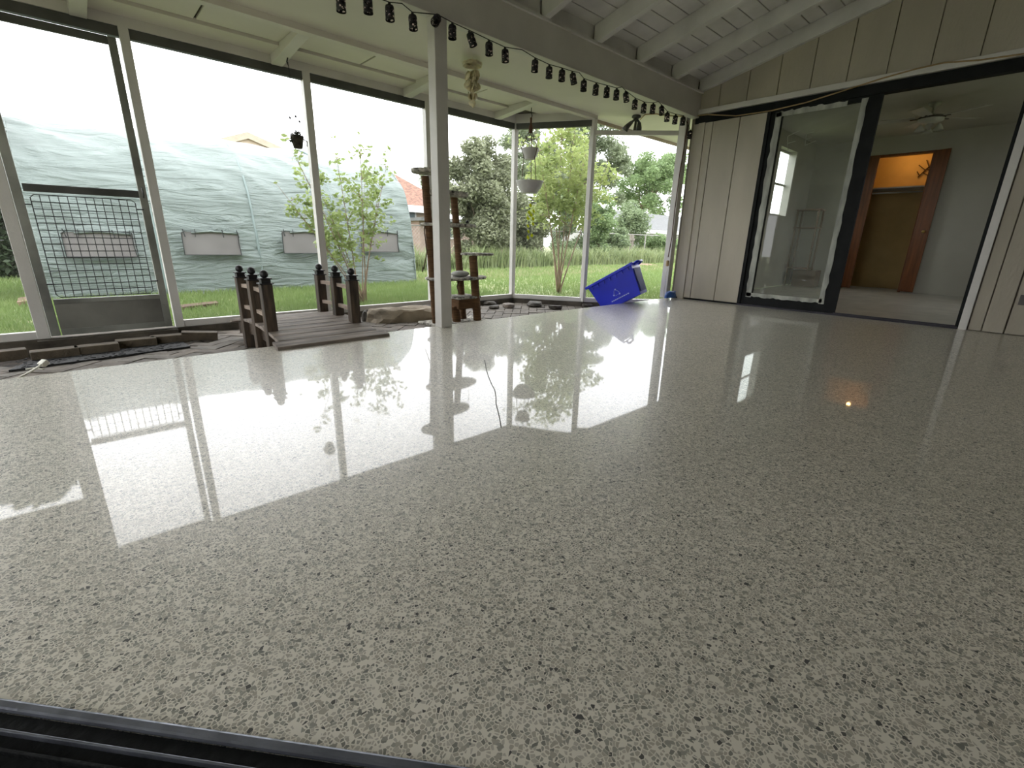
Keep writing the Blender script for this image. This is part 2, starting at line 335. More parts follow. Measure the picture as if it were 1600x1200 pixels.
def clone(o, parent=None):
    c = o.copy(); C.objects.link(c)
    if parent: c.parent = parent
    for ch in [x for x in bpy.data.objects if x.parent == o]: clone(ch, c)
    return c

XW, ZP = 5.70, -0.15            # house wall plane, paver / lawn level
SL = 0.235                       # roof slope

# ================================================================ STRUCTURE
# polished slab
fl = MB().box((-2.5, -3.0, -0.16), (XW, 3.13, 0)).build('floor', M['terrazzo']); struct(fl, 'polished grey terrazzo concrete patio floor with mirror gloss')
ck = [(757, 562), (760, 578), (763, 588), (768, 600), (773, 609), (775, 620), (775, 631), (778, 642), (781, 655), (783, 668)]
cb = MB(); pts = [at(x, y, 'z', 0.0006) for x, y in ck]
for a, b in zip(pts, pts[1:]): cb.bar(a, b, 0.004, 0.0008)
cb.build('crack', mat('crack_dark', (0.10, 0.095, 0.08), 0.8), fl)
# sub-floor of the planter zone and curb
zf = MB().add([(-2.5, 3.0, ZP-.055), (6.2, 3.0, ZP-.055), (6.2, 3.2, ZP-.055), (4.9, 4.1, ZP-.055), (4.5, 4.95, ZP-.055), (-2.5, 4.95, ZP-.055)], [(0, 1, 2, 3, 4, 5)]).build('ground', M['soil'])
struct(zf, 'dark soil under the brick pavers beside the slab')
# --- screen enclosure -------------------------------------------------
P4, P5, P6 = Vector((4.39, 4.80, 0)), Vector((4.90, 3.96, 0)), Vector((5.62, 3.20, 0))
ZS, ZB, ZH = -0.035, -0.09, 2.0   # sill top, sill bottom, underside of the header
se = empty('wall_screened', (-2.5, 4.8, 0), kind='structure')
se['label'] = 'white framed insect screen wall around the brick planter'
def K(mb, name, m, **k): return keep(mb.build(name, m, **k), se)
for nm, a, b in (('curb', Vector((-2.5, 4.8, 0)), P4), ('curb', P4, P5), ('curb', P5, P6)):
    K(MB().bar(a+Vector((0, 0, -.14)), b+Vector((0, 0, -.14)), .10, .10), nm, M['concrete'])
for a, b in ((Vector((-2.5, 4.8, 0)), Vector((-.30, 4.8, 0))), (Vector((.53, 4.8, 0)), P4), (P4, P5), (P5, P6)):
    K(MB().bar(a+Vector((0, 0, ZS-.0275)), b+Vector((0, 0, ZS-.0275)), .05, .055), 'sill', M['white'], bevel=.003)
    K(MB().bar(a+Vector((0, 0, ZB-.012)), b+Vector((0, 0, ZB-.012)), .075, .02), 'sill_lip', M['alu'])
for a, b in ((Vector((-2.5, 4.8, 0)), P4), (P4, P5)):
    K(MB().bar(a+Vector((0, 0, ZH+.035)), b+Vector((0, 0, ZH+.035)), .045, .07), 'screen_channel', M['aludark'])
    K(MB().bar(a+Vector((0, 0, ZH+.115)), b+Vector((0, 0, ZH+.115)), .07, .10), 'header', M['white'])
for x, w in ((-1.5, .06), (-.272, .07), (.556, .06), (1.825, .065), (3.09, .065)):
    K(MB().box((x-w/2, 4.765, ZB), (x+w/2, 4.835, ZH+.07)), 'post', M['white'], bevel=.003)
for p, w in ((P4, .06), (P5, .06)):
    K(MB().box((p.x-w/2, p.y-w/2, ZB), (p.x+w/2, p.y+w/2, ZH+.09)), 'post', M['white'], bevel=.003)
K(MB().box((-2.5, 4.78, 1.42), (-.31, 4.81, 2.05)), 'sky_block_panel', M['white'])  # unseen panel, added to block sky from the floor's left reflection
K(MB().bar(P6+Vector((0, -.02, 0)), P6+Vector((0, -.02, 2.09)), .09, .09), 'corner_post', M['white'], bevel=.003)
K(MB().bar(P5+Vector((0, 0, 1.93)), P6+Vector((0, 0, 1.93)), .045, .05), 'crossbar', M['white'], bevel=.003)
def pane(a, b, z0, z1):
    o = MB().add([a+Vector((0, 0, z0)), b+Vector((0, 0, z0)), b+Vector((0, 0, z1)), a+Vector((0, 0, z1))], [(0, 1, 2, 3)]).build('screen_panel', M['screen']); return keep(o, se)
xs = [-2.5, -1.5, -.27, None, .56, 1.825, 3.09, 4.39]
for a, b in zip(xs, xs[1:]):
    if a is not None and b is not None: pane(Vector((a, 4.815, 0)), Vector((b, 4.815, 0)), ZS, ZH)
pane(P4, P5, ZS, ZH); pane(P5, P6, ZS, 1.93)
# --- main beam, post ---------------------------------------------------
struct(MB().box((-2.5, 3.018, 2.322), (XW, 3.04, 2.34)).build('trim_9', M['ceil']), 'thin ledge strip along top of the beam')
struct(MB().box((-2.5, 3.04, 2.078), (XW, 3.13, 2.335)).build('trim_1', M['white'], bevel=.004), 'long white roof beam with string lights under its edge')
po = MB().box((2.035, 3.035, 0), (2.135, 3.125, 2.08)).build('support_post', M['white'], bevel=.004)
tag(po, 'square white post at slab edge holding up the roof beam', 'post')
# --- soffit between beam and outer eave
sf = MB().box((-2.5, 3.13, 2.115), (7.6, 4.05, 2.16)).build('ceiling_soffit', M['soffit']); struct(sf, 'smooth off-white soffit outside the beam')
struct(MB().box((-2.5, 3.93, 2.075), (4.93, 4.0, 2.13)).build('trim_2', M['soffit']), 'edge board of the soffit')
struct(MB().box((4.93, 4.05, 2.08), (7.6, 4.08, 2.30)).build('trim_3', M['stucco']), 'outer eave fascia beyond corner')
# outer ceiling of the screened bay, with joists
ob = MB().add([(-2.5, 4.0, 2.175), (4.95, 4.0, 2.175), (4.45, 4.84, 2.175), (-2.5, 4.84, 2.175)], [(0, 1, 2, 3)]).add(
    [(-2.7, 4.0, 2.25), (5.1, 4.0, 2.25), (4.6, 5.2, 2.25), (-2.7, 5.2, 2.25)], [(0, 1, 2, 3)])
struct(ob.build('ceiling_bay', M['gap']), 'ceiling over the screened bay')
bay = bpy.data.objects['ceiling_bay']
jx = [-2.2, -.95, .32, 1.58, 2.84, 4.06]
for a, b in zip(jx, jx[1:]):
    mid = (a+b)/2
    for x0, x1 in ((a+.05, mid-.002), (mid+.002, b-.05)):
        keep(MB().box((x0+.015, 4.005, 2.15), (x1, 4.50, 2.165)).build('ceiling_panel', M['soffit']), bay)
    keep(MB().box((a, 4.515, 2.13), (b, 4.80, 2.165)).build('ceiling_panel', M['soffit']), bay)
keep(MB().box((4.06+.05, 4.005, 2.15), (4.85, 4.5, 2.165)).build('ceiling_panel', M['soffit']), bay)
for x in jx:
    keep(MB().prism([(x-.045, 3.98, 2.12), (x-.045, 4.76, 2.055), (x-.045, 4.76, 2.16), (x-.045, 3.98, 2.16)], (.09, 0, 0)).build('joist', M['white'], bevel=.003), bay)
# --- sloped main ceiling -------------------------------------------------
def zr(y): return 2.335 + SL*(3.04-y)        # underside of rafters
cl = empty('ceiling', (0, 0, 0), kind='structure'); cl['label'] = 'sloping white plank ceiling with exposed rafters'
def CK(mb, name, m, **k): return keep(mb.build(name, m, **k), cl)
y = 3.10; pw = .138
plank = None
while y > -3.0:
    y1 = y-pw+.009; z0, z1 = zr(y)+.14, zr(y1)+.14
    CK(MB().prism([(-2.5, y, z0), (-2.5, y1, z1), (-2.5, y1, z1+.02), (-2.5, y, z0+.02)], (XW+2.5, 0, 0)), 'ceiling_plank', M['ceil'])
    y -= pw
CK(MB().box((-2.5, 3.105, 2.30), (XW, 3.128, 2.50)), 'light_seal_board', M['ceil'])  # added to seal bright slits behind the rafter ends
CK(MB().prism([(-2.6, 3.2, zr(3.2)+.163), (-2.6, -3.1, zr(-3.1)+.163), (-2.6, -3.1, zr(-3.1)+.21), (-2.6, 3.2, zr(3.2)+.21)], (XW+2.7, 0, 0)), 'roof_deck', M['gap'])
rx = [5.665, 5.06, 4.40, 3.74, 3.08, 2.42, 1.76, 1.10, .44, -.22, -.88, -1.54, -2.2]
for x in rx:
    CK(MB().prism([(x-.03, 3.06, zr(3.06)), (x-.03, -3, zr(-3)), (x-.03, -3, zr(-3)+.139), (x-.03, 3.06, zr(3.06)+.139)], (.06, 0, 0)), 'rafter', M['ceil'], bevel=.003)
for a, b in zip(rx, rx[1:]):
    CK(MB().box((b+.03, 3.07, 2.335), (a-.03, 3.11, 2.48)), 'blocking', M['ceil'])
# --- house wall ------------------------------------------------------------
YD0, YD1, YD2 = 2.27, 1.29, .345     # black frame left, meeting stile right edge, opening right edge
hw = MB()
hw.box((XW, 2.27, 0), (XW+.12, 3.13, 2.10)).box((XW, -3, 0), (XW+.12, .28, 2.10)).box((XW, .28, 2.10), (XW+.12, 3.13, 2.14)).box((XW, -3, 2.10), (XW+.12, .28, 2.14))
hw.prism([(XW, 3.13, 2.14), (XW, -3, 2.14), (XW, -3, zr(-3)+.2), (XW, 3.13, zr(3.13)+.2)], (.12, 0, 0))
wr = hw.build('wall_right', M['gap']); struct(wr, 'beige vertical board wall of the house')
gy = [3.1, 2.86, 2.555, 2.27]
for a, b in zip(gy, gy[1:]):
    keep(MB().box((XW-.018, b+.003, 0.02), (XW-.001, a-.003, 2.02)).build('wall_board', M['beige'], bevel=.004), wr)
gy = [.275, .185, .05, -.255, -.56, -.865, -1.17, -1.6, -2.2, -3.0]
for i, (a, b) in enumerate(zip(gy, gy[1:])):
    d = .03 if i == 1 else .018
    keep(MB().box((XW-d, b+.004, 0.005), (XW-.001, a-.004, 2.09)).build('wall_board', M['beige'], bevel=.004), wr)
yy = 2.215+.305*2
gs = [3.09]
while yy > -3: gs.append(yy); yy -= .305
gs.append(-3)
for a, b in zip(gs, gs[1:]):
    a2, b2 = a-.003, b+.003
    keep(MB().prism([(XW-.018, a2, 2.15), (XW-.018, b2, 2.15), (XW-.018, b2, zr(b2)+.13), (XW-.018, a2, zr(a2)+.13)], (.017, 0, 0)).build('wall_board', M['beige'], bevel=.003), wr)
struct(MB().box((XW-.05, -3, 2.105), (XW, 3.1, 2.158)).build('trim_4', M['white'], bevel=.004), 'white trim above the sliding door')
struct(MB().box((XW-.03, .28, 0), (XW+.02, .335, 2.105)).build('trim_5', M['white'], bevel=.003), 'white jamb trim right of the sliding door')
struct(MB().box((XW-.03, 2.95, 0), (XW, 3.03, 2.02)).build('trim_6', M['beige'], bevel=.003), 'narrow corner board')
struct(MB().box((XW-.012, 2.27, 0), (XW, 3.1, .02)).build('baseboard_right', M['black']), 'dark strip at foot of the beige wall')
# sliding door: frame (structure door_1) with glass panel
dr = empty('door_1', (XW, 1.3, 0), kind='structure'); dr['label'] = 'black framed sliding glass door standing open'
def DK(mb, name, m, **k): return keep(mb.build(name, m, **k), dr)
DK(MB().box((XW-.022, .33, 2.015), (XW+.07, 3.08, 2.10)), 'header', M['black'])
DK(MB().box((XW-.012, .335, 0), (XW+.06, .36, 2.02)), 'jamb', M['black'])
DK(MB().box((XW-.02, 2.24, 0), (XW+.06, 2.275, 2.02)), 'jamb', M['black'])
DK(MB().box((XW-.03, .34, 0), (XW+.07, 2.27, .018)).box((XW-.005, .34, .018), (XW+.005, 1.3, .028)), 'track', M['sill_track'])
X0, X1 = XW+.0, XW+.04
st = DK(MB().box((X0, 2.13, .02), (X1, 2.245, 2.015)), 'stile', M['black'])
DK(MB().box((X0, 1.29, .02), (X1, 1.43, 2.015)), 'stile', M['black'])
DK(MB().box((X0, 1.43, .02), (X1, 2.13, .145)), 'rail', M['black'])
DK(MB().box((X0, 1.43, 1.975), (X1, 2.13, 2.015)), 'rail', M['black'])
gl = DK(MB().add([(X0+.02, 1.42, .14), (X0+.02, 2.14, .14), (X0+.02, 2.14, 1.98), (X0+.02, 1.42, 1.98)], [(0, 1, 2, 3)]), 'glass', M['doorglass'])
def ragged(p, q, w, name):
    mb = MB(); p, q = Vector(p), Vector(q); n = 26; d = (q-p)/n; side = Vector((0, d.z, -d.y)).normalized()
    L_, R_ = [], []
    for i in range(n+1):
        c = p+d*i; L_.append(c+side*(w*.5+random.uniform(-.006, .010))); R_.append(c-side*(w*.5))
    for i in range(n): mb.add([L_[i], L_[i+1], R_[i+1], R_[i], L_[i]+Vector((.004, 0, 0)), L_[i+1]+Vector((.004, 0, 0)), R_[i+1]+Vector((.004, 0, 0)), R_[i]+Vector((.004, 0, 0))], [(0, 1, 2, 3), (0, 3, 7, 4), (1, 5, 6, 2), (0, 4, 5, 1), (3, 2, 6, 7)])
    return DK(mb, name, M['tape'])
XT = X0-.005
ragged((XT, 2.165, .10), (XT, 2.165, 2.0), .06, 'masking_strip')
ragged((XT, 1.425, 2.0), (XT, 1.425, .10), .045, 'masking_strip')
ragged((XT, 1.42, .13), (XT, 2.19, .13), .04, 'masking_strip')
ragged((XT, 2.19, 1.98), (XT, 1.56, 1.98), .045, 'masking_strip')
# thin pale strokes on the glass in an F and an E shape
gm = mat('pale_glass_stroke', (0.40, 0.43, 0.36), .7, .1)
def stroke(pp):
    mb = MB()
    for a, b in pp: mb.bar(at(*a, 'x', X0+.014), at(*b, 'x', X0+.014), .003, .013, (1, 0, 0))
    keep(mb.build('glass_stroke', gm), dr)
stroke([((1231, 213), (1231, 235)), ((1231, 213), (1250, 204)), ((1231, 224), (1243, 221))])
stroke([((1261, 209), (1258, 227)), ((1261, 209), (1272, 206)), ((1258, 227), (1275, 220)), ((1260, 218), (1268, 215))])
# --- interior room ---------------------------------------------------------
RX0, RX1, RY0, RY1, RZ = XW+.12, 9.8, -1.2, 3.0, 2.34
struct(MB().box((XW, RY0, -.1), (10.6, RY1, -.002)).build('floor_room', M['roomfloor']), 'dusty pale floor of the room behind the sliding door')
struct(MB().box((RX0, RY0, RZ), (10.7, RY1+.13, RZ+.1)).build('ceiling_room', M['int']), 'room ceiling')
wb = MB().box((RX1, RY0, 0), (RX1+.1, 1.42, RZ)).box((RX1, 2.22, 0), (RX1+.1, RY1, RZ)).box((RX1, 1.42, 2.07), (RX1+.1, 2.22, RZ))
struct(wb.build('wall_back', M['int']), 'pale grey room wall with closet opening')
wl = MB().box((RX0, RY1, 0), (8.2, RY1+.12, RZ)).box((8.95, RY1, 0), (10.6, RY1+.12, RZ)).box((8.2, RY1, 0), (8.95, RY1+.12, 1.15)).box((8.2, RY1, 2.12), (8.95, RY1+.12, RZ))
struct(wl.build('wall_left', M['int']), 'room wall with a small bright window')
struct(MB().box((RX0, RY0-.1, 0), (7.0, RY0, RZ)).box((7.9, RY0-.1, 0), (10.6, RY0, RZ)).box((7.0, RY0-.1, 0), (7.9, RY0, .9)).box((7.0, RY0-.1, 2.1), (7.9, RY0, RZ)).build('wall_front', M['int']), 'side wall of the room')  # unseen window opening added here to let daylight into the room
w1 = empty('window_1', (8.57, 3.0, 1.15), kind='structure'); w1['label'] = 'bright two-pane sash window seen through the glass door'
for a, b in (((8.2, 3.09, 1.15), (8.23, 3.115, 2.12)), ((8.90, 3.0, 1.15), (8.948, 3.115, 2.12)), ((8.2, 3.09, 1.15), (8.92, 3.115, 1.18)), ((8.2, 3.09, 2.09), (8.92, 3.115, 2.12)), ((8.2, 3.09, 1.61), (8.92, 3.115, 1.64))):
    keep(MB().box(a, b).build('window_frame', M['white']), w1)
keep(MB().add([(8.2, 3.10, 1.15), (8.92, 3.10, 1.15), (8.92, 3.10, 2.12), (8.2, 3.10, 2.12)], [(0, 1, 2, 3)]).build('pane', M['paneglass']), w1)
# closet
ct = MB().box((10.5, 1.3, 0), (10.6, 3.05, RZ)).box((9.9, 1.32, 0), (10.5, 1.42, RZ)).box((9.9, 2.92, 0), (10.5, 3.0, RZ)).box((9.9, 1.4, 2.25), (10.5, 2.95, 2.34))
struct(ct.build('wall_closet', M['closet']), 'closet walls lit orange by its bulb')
struct(MB().box((9.795, 1.385, 2.06), (9.915, 2.24, 2.09)).box((9.785, 2.205, 0), (9.915, 2.24, 2.09)).box((9.785, 1.385, 0), (9.915, 1.42, 2.09)).build('trim_7', M['brownwood']), 'brown casing of the closet')
sh = MB().box((9.95, 1.42, 1.60), (10.5, 2.92, 1.62)).build('closet_shelf', M['fasciaw']); tag(sh, 'pale shelf across the lit closet', 'shelf')
rd = MB().tube([(10.15, 1.42, 1.55), (10.15, 2.92, 1.55)], .012).build('closet_rod', M['fasciaw'], smooth=True); tag(rd, 'thin hanging rod below the closet shelf', 'rod')
dd = empty('closet_door', (9.8, 1.30, 0), 'reddish brown closet door with round brass knob, right of the opening', 'door')
keep(MB().prism([(9.795, 1.40, .015), (9.775, 1.40, .015), (9.715, 1.215, .015), (9.735, 1.215, .015)], (0, 0, 2.07)).build('door_leaf', M['brownwood'], bevel=.003), dd)
kn = keep(MB().ball((9.70, 1.28, .93), .024, 8).build('knob', M['brass'], smooth=True), dd)
dd = empty('closet_door', (9.8, 2.2, 0), 'narrow brown closet door leaf folded at left of the closet', 'door')
keep(MB().prism([(9.80, 2.25, .015), (9.78, 2.25, .015), (9.74, 2.06, .015), (9.76, 2.06, .015)], (0, 0, 2.05)).build('door_leaf', M['brownwood'], bevel=.003), dd)
lb = empty('closet_lamp', (10.1, 1.74, 2.25), 'bare warm bulb glowing at top of the closet', 'lamp')
lp = MB().ball((0, 0, -.10), .03, 8).build('bulb', M['bulb'], lb, smooth=True); MB().lathe([(.035, 0), (.03, -.07)], n=10).build('socket', M['fasciaw'], lb)
ld = bpy.data.lights.new('closet_glow', 'POINT'); ld.energy = 1.6; ld.color = (1.0, .55, .18); ld.shadow_soft_size = .03
lo = bpy.data.objects.new('closet_glow', ld); C.objects.link(lo); lo.location = (10.1, 1.74, 2.10)
# leafy shadow on the closet wall, modelled as dark sprig-shaped bars
tw = MB(); a0 = at(1434, 277, 'x', 10.48)
for p, q in (((1434, 277), (1450, 262)), ((1450, 262), (1462, 258)), ((1446, 266), (1436, 258)), ((1452, 262), (1448, 250)), ((1442, 270), (1452, 275)), ((1448, 264), (1456, 268)), ((1437, 275), (1433, 268))):
    tw.bar(at(*p, 'x', 10.48), at(*q, 'x', 10.48), .012, .028, (1, 0, 0))
tag(tw.build('leaf_shadow', M['vine']), 'leafy shadow on the orange closet wall, built as dark bars', 'twig')
# ceiling fan
fn = empty('ceiling_fan', (7.9, 1.25, 2.34), 'white ceiling fan with glass light cups seen through door', 'fan')
MB().lathe([(.055, 0), (.06, -.02), (.03, -.05), (.012, -.055), (.012, -.12), (.05, -.125)], n=16).build('downrod', M['fan'], fn, smooth=True)
MB().lathe([(.05, -.125), (.11, -.14), (.13, -.17), (.12, -.20), (.05, -.225)], n=20).build('motor_housing', M['fan'], fn, smooth=True)
MB().lathe([(.115, -.150), (.134, -.165), (.134, -.172), (.115, -.185)], n=20).build('vent_ring', M['fandark'], fn)
for k in range(5):
    a = 2*PI*k/5+.5; c, s_ = math.cos(a), math.sin(a)
    mb = MB(); r0, r1 = .15, .56; n_ = Vector((-s_, c, 0)); u_ = Vector((c, s_, 0)); z_ = Vector((0, 0, -.17))
    bl = mb.prism([u_*r0-n_*.045+z_, u_*r1-n_*.065+z_, u_*r1+n_*.065+z_+Vector((0, 0, .02)), u_*r0+n_*.045+z_+Vector((0, 0, .015))], (0, 0, .006)).build('blade', M['fan'], fn)
    MB().bar(u_*.09+z_, u_*.2+z_, .02, .008).build('blade_iron', M['fandark'], bl)
for k in range(3):
    a = 2*PI*k/3+.2; c, s_ = math.cos(a), math.sin(a)
    MB().lathe([(.012, .05), (.02, .04), (.045, 0), (.05, -.02)], (c*.10, s_*.10, -.29), n=12, cap=False).build('light_cup', M['fan'], fn, smooth=True)
MB().lathe([(.03, -.22), (.04, -.25), (.015, -.29)], n=12).build('light_hub', M['fan'], fn, smooth=True)
# rack in room
rk = empty('storage_rack', (9.45, 2.8, 0), 'small wooden rack against the room wall, behind door glass', 'shelf')
for x in (-.12, .12):
    for y_ in (-.16, .16): MB().box((x-.012, y_-.012, 0), (x+.012, y_+.012, 1.27)).build('leg', M['rackwood'], rk)
for z in (.3, .97, 1.26): MB().box((-.14, -.18, z), (.14, .18, z+.02)).build('shelf_board', M['rackwood'], rk)
bx = MB().box((9.3, 2.5, 0), (9.6, 2.85, .28)).build('cardboard_box', M['rackwood'], bevel=.004); tag(bx, 'low dark box standing beside the wooden rack', 'box')
# outlet plates
tag(MB().box((XW-.03, -.03, .25), (XW-.018, .025, .33)).build('outlet_plate', M['fandark'], bevel=.002), 'grey outlet plate low on wall at the right edge', 'outlet')
# --- unseen sides of the patio, openings guessed to set the light inside
side = MB().box((-2.6, -3.1, 2.1), (-2.5, 3.13, 4)).box((-2.6, 3.13, -.16), (-2.5, 4.9, 2.2)).box((-2.6, -3.1, -.16), (-2.5, .7, 2.1)).box((-2.6, -3.1, -.16), (-2.5, 4.9, -.02))  # bay end walled off to stop a bright reflection in the door glass
for y_ in (.7, 1.95, 3.08, 4.83): side.box((-2.6, y_-.05, -.02), (-2.5, y_+.05, 2.1))
struct(side.build('wall_side', M['white']), 'part-open side of the patio beyond the frame, opened for daylight')
struct(MB().box((-2.6, -3.1, -.16), (XW+.12, -3.0, 4)).build('wall_rear', M['beige']), 'rear wall of the patio beyond the frame')
# ================================================================ LAWN
def ground(x, y): return ZP-.02
lw = MB().add([(-60, -60, -.22), (70, -60, -.22), (70, 3, -.22), (-60, 3, -.22)], [(0, 1, 2, 3)]).add([(-30, 4.85, -.17), (60, 4.85, -.17), (60, 60, -.17), (-30, 60, -.17)], [(0, 1, 2, 3)]).add([(4.6, 4.85, -.17), (5.0, 4.0, -.17), (5.75, 3.14, -.17), (60, 3.14, -.17), (60, 4.85, -.17)], [(0, 1, 2, 3, 4)]).build('lawn', M['lawn'])
struct(lw, 'mown green lawn behind the screen')
def grass(n, box, hgt, wid, m, name, label, parent=None, near=True):
    x0, x1, y0, y1 = box
    X = RNG.uniform(x0, x1, n*3); Y = y0+(y1-y0)*RNG.random(n*3)**1.7
    ok = (Y > 4.93) | (X > 5.0+(4.0-Y)*.85+.12)
    ok &= ~((X > -.3) & (X < 4.85) & (Y > 8.15) & (Y < 11.6))
    X, Y = X[ok][:n], Y[ok][:n]; n = len(X)
    d = np.hypot(X, Y); s = np.clip(d/6, .8, 2.6)
    a = RNG.uniform(0, 2*PI, n); h = hgt*RNG.uniform(.5, 1.4, n)*np.clip(s, .8, 1.5); w = wid*s
    B = np.stack([X, Y, np.full(n, -.172)], 1); dx = np.stack([np.cos(a), np.sin(a), np.zeros(n)], 1)
    lean = np.stack([RNG.normal(0, .4, n), RNG.normal(0, .4, n), np.ones(n)], 1)
    V = np.stack([B-dx*w[:, None], B+dx*w[:, None], B+lean*h[:, None]], 1).reshape(-1, 3)
    o = npmesh(name, V, np.arange(3*n).reshape(-1, 3), m, parent); tag(o, label, 'grass', kind='stuff'); return o
grass(80000, (-3, 4.85, 4.95, 8.2), .055, .005, M['grass'], 'grass', 'short green grass of lawn between the screen and greenhouse')
grass(80000, (4.9, 24, 3.3, 10.9), .05, .006, M['grass'], 'grass', 'lighter mown grass of the lawn right of the greenhouse')
grass(14000, (-3, -.45, 8.2, 13), .055, .006, M['grass'], 'grass', 'grass at left end of the greenhouse')
grass(9000, (5, 24, 8.2, 10.6), .045, .006, M['drygrass'], 'dry_grass', 'dry yellowish grass streaks at the far side of lawn')
tag(MB().prism([at(285, 484, 'z', -.15), at(342, 477, 'z', -.15), at(338, 474, 'z', -.15), at(283, 480, 'z', -.15)], (0, 0, .03)).build('wood_plank', mat('old_plank', (0.13, 0.075, 0.05), .8, .3, 5)), 'reddish brown board lying on the grass beyond the screen', 'board')
tag(MB().prism([at(28, 478, 'z', -.15), at(52, 474, 'z', -.15), at(50, 468, 'z', -.15), at(30, 470, 'z', -.15)], (0, 0, .04)).build('paving_slab', M['dirt']), 'broken tan slab on the grass left of the screen door', 'slab')
tag(MB().ball((16.6, 10.5, -.2), .9, 8, (1, .8, .12)).build('dirt_mound', M['dirt'], smooth=True), 'low bare dirt mound at far edge of the lawn', 'dirt')
# ================================================================ PAVERS
def herring():
    out = []; u = .10; th = PI/4; c, s = math.cos(th), math.sin(th)
    for i in range(-60, 90):
        for j in range(-60, 90):
            r = (i-j) % 4
            if r == 0: cx, cy, hor = i+1, j+.5, True
            elif r == 3: cx, cy, hor = i+.5, j+1, False
            else: continue
            px, py = cx*u, cy*u; X = c*px-s*py+1.0; Y = s*px+c*py+1.2
            if X < -1.6 or Y < 3.05 or Y > 4.78: continue
            if X > 4.4+(4.8-Y)*.62 or X > 5.5: continue
            out.append((X, Y, th+(0 if hor else PI/2)))
    return out
hb = herring()
bmeshes = []
for k, m_ in enumerate(BR):
    me = MB().box((-.0965, -.0465, -.04), (.0965, .0465, 0)); o = me.build('brick', m_, bevel=.003); bmeshes.append(o.data); bpy.data.objects.remove(o)
pv = empty('brick_paving', (1.5, 3.9, ZP), kind='structure'); pv['label'] = 'herringbone brick paving between slab and the screen'
hb = [b for b in hb if not (b[0] < .75 and b[1] > 4.25) ]
hb.sort(key=lambda b: b[0]**2+b[1]**2)
vis = hb[:300]; rest = hb[300:]
for X, Y, r in vis:
    o = bpy.data.objects.new('brick', random.choice(bmeshes)); C.objects.link(o); o.parent = pv
    o.location = (X-1.5, Y-3.9, random.uniform(-.004, .003)); o.rotation_euler = (random.uniform(-.012, .012), random.uniform(-.012, .012), r+random.uniform(-.01, .01))
mb = MB()
for X, Y, r in rest:
    c, s = math.cos(r), math.sin(r); z = ZP+random.uniform(-.004, .003)
    q = [(X+c*a-s*b, Y+s*a+c*b) for a, b in ((-.0965, -.0465), (.0965, -.0465), (.0965, .0465), (-.0965, .0465))]
    mb.prism([(a, b, z-.04) for a, b in q], (0, 0, .04))
if rest: o = keep(mb.build('far_bricks', BR[1]), pv); o['kind'] = 'stuff'
# brick edging blocks below the screen door
eg = [((0, 548), 'left end of the row, nearly under frame edge'), ((85, 545), 'left of the door middle'), ((150, 538), 'below the door middle'), ((212, 529), 'below door right half'), ((264, 523), 'just right of door hinge side'), ((312, 519), 'right end of the row, tilted by the bridge')]
for k, (p, d) in enumerate(eg):
    c = at(*p, 'z', -.085); o = MB().box((-.12, -.05, -.065), (.12, .05, .0)).build('edging_brick', M['edgebrick'], bevel=.006)
    o.location = (c.x, c.y, -.085 if k != 5 else -.08); o.rotation_euler = (0, .0 if k != 5 else .10, -.05*k+.12)
    tag(o, 'sandy edging brick under the screen door, %s' % d, 'brick', 'edging bricks below the screen door')
mt = MB()
mt.prism([(-.42, 4.02, ZP), (.52, 4.14, ZP), (.50, 4.42, ZP), (-.30, 4.36, ZP)], (0, 0, .012))
for k in range(260):
    a = RNG.uniform(0, 1); b = RNG.uniform(0, 1); x = -.40+.90*a; yv = 4.04+.10*a+.30*b-.02*a
    mt.box((x-.008, yv-.008, ZP+.012), (x+.006, yv+.006, ZP+.012+random.uniform(.001, .005)))
tag(mt.build('door_mat', M['mat']), 'black rubber doormat on the bricks below screen door', 'mat')
cbp = [at(8, 596, 'z', -.14), at(30, 590, 'z', -.13), at(45, 582, 'z', -.12), at(60, 573, 'z', -.11), at(66, 568, 'z', -.10)]
ce = empty('extension_plug', (cbp[4].x, cbp[4].y, -.1), 'short white plug cable lying on the bricks at far left', 'cable')
keep(MB().tube(cbp, .006, 6).build('cable', M['whitecord'], smooth=True), ce)
keep(MB().tube([at(40, 577, 'z', -.13), at(52, 575, 'z', -.13), at(68, 577, 'z', -.13)], .004, 6).build('cable', M['whitecord'], smooth=True), ce)
keep(MB().bar(at(64, 571, 'z', -.11), at(72, 564, 'z', -.09), .04, .03).build('plug_head', M['whitecord'], bevel=.004), ce)
# rocks
def rock(name, c, sz, m, label, seed, rz=0, n=3):
    bm = bmesh.new(); bmesh.ops.create_icosphere(bm, subdivisions=n, radius=1)
    for v in bm.verts:
        q = v.co*1.3+Vector((seed*7.3, seed*3.1, 0)); k = 1+.30*noise.noise(q)+.10*noise.noise(q*3)
        v.co = Vector((v.co.x*sz[0]*k, v.co.y*sz[1]*k, max(-.35, min(.55+.12*noise.noise(q*1.5), v.co.z))*sz[2]*2*k))
    me = bpy.data.meshes.new(name); bm.to_mesh(me); bm.free(); me.materials.append(m)
    me.polygons.foreach_set('use_smooth', [False]*len(me.polygons))
    o = bpy.data.objects.new(name, me); C.objects.link(o); o.location = c; o.rotation_euler = (0, 0, rz); return tag(o, label, 'rock')
rc = at(632, 494, 'z', ZP+.05); rock('flat_rock', (rc.x, rc.y+.05, ZP+.04), (.36, .17, .085), M['rock'], 'large flat tan rock on the bricks between bridge and cat tree', 2, -.35)
rc = at(585, 497, 'z', ZP+.03); rock('stone', (rc.x, rc.y+.05, ZP+.035), (.10, .07, .06), M['darkrock'], 'dark rounded stone tucked left of the flat tan rock', 5)
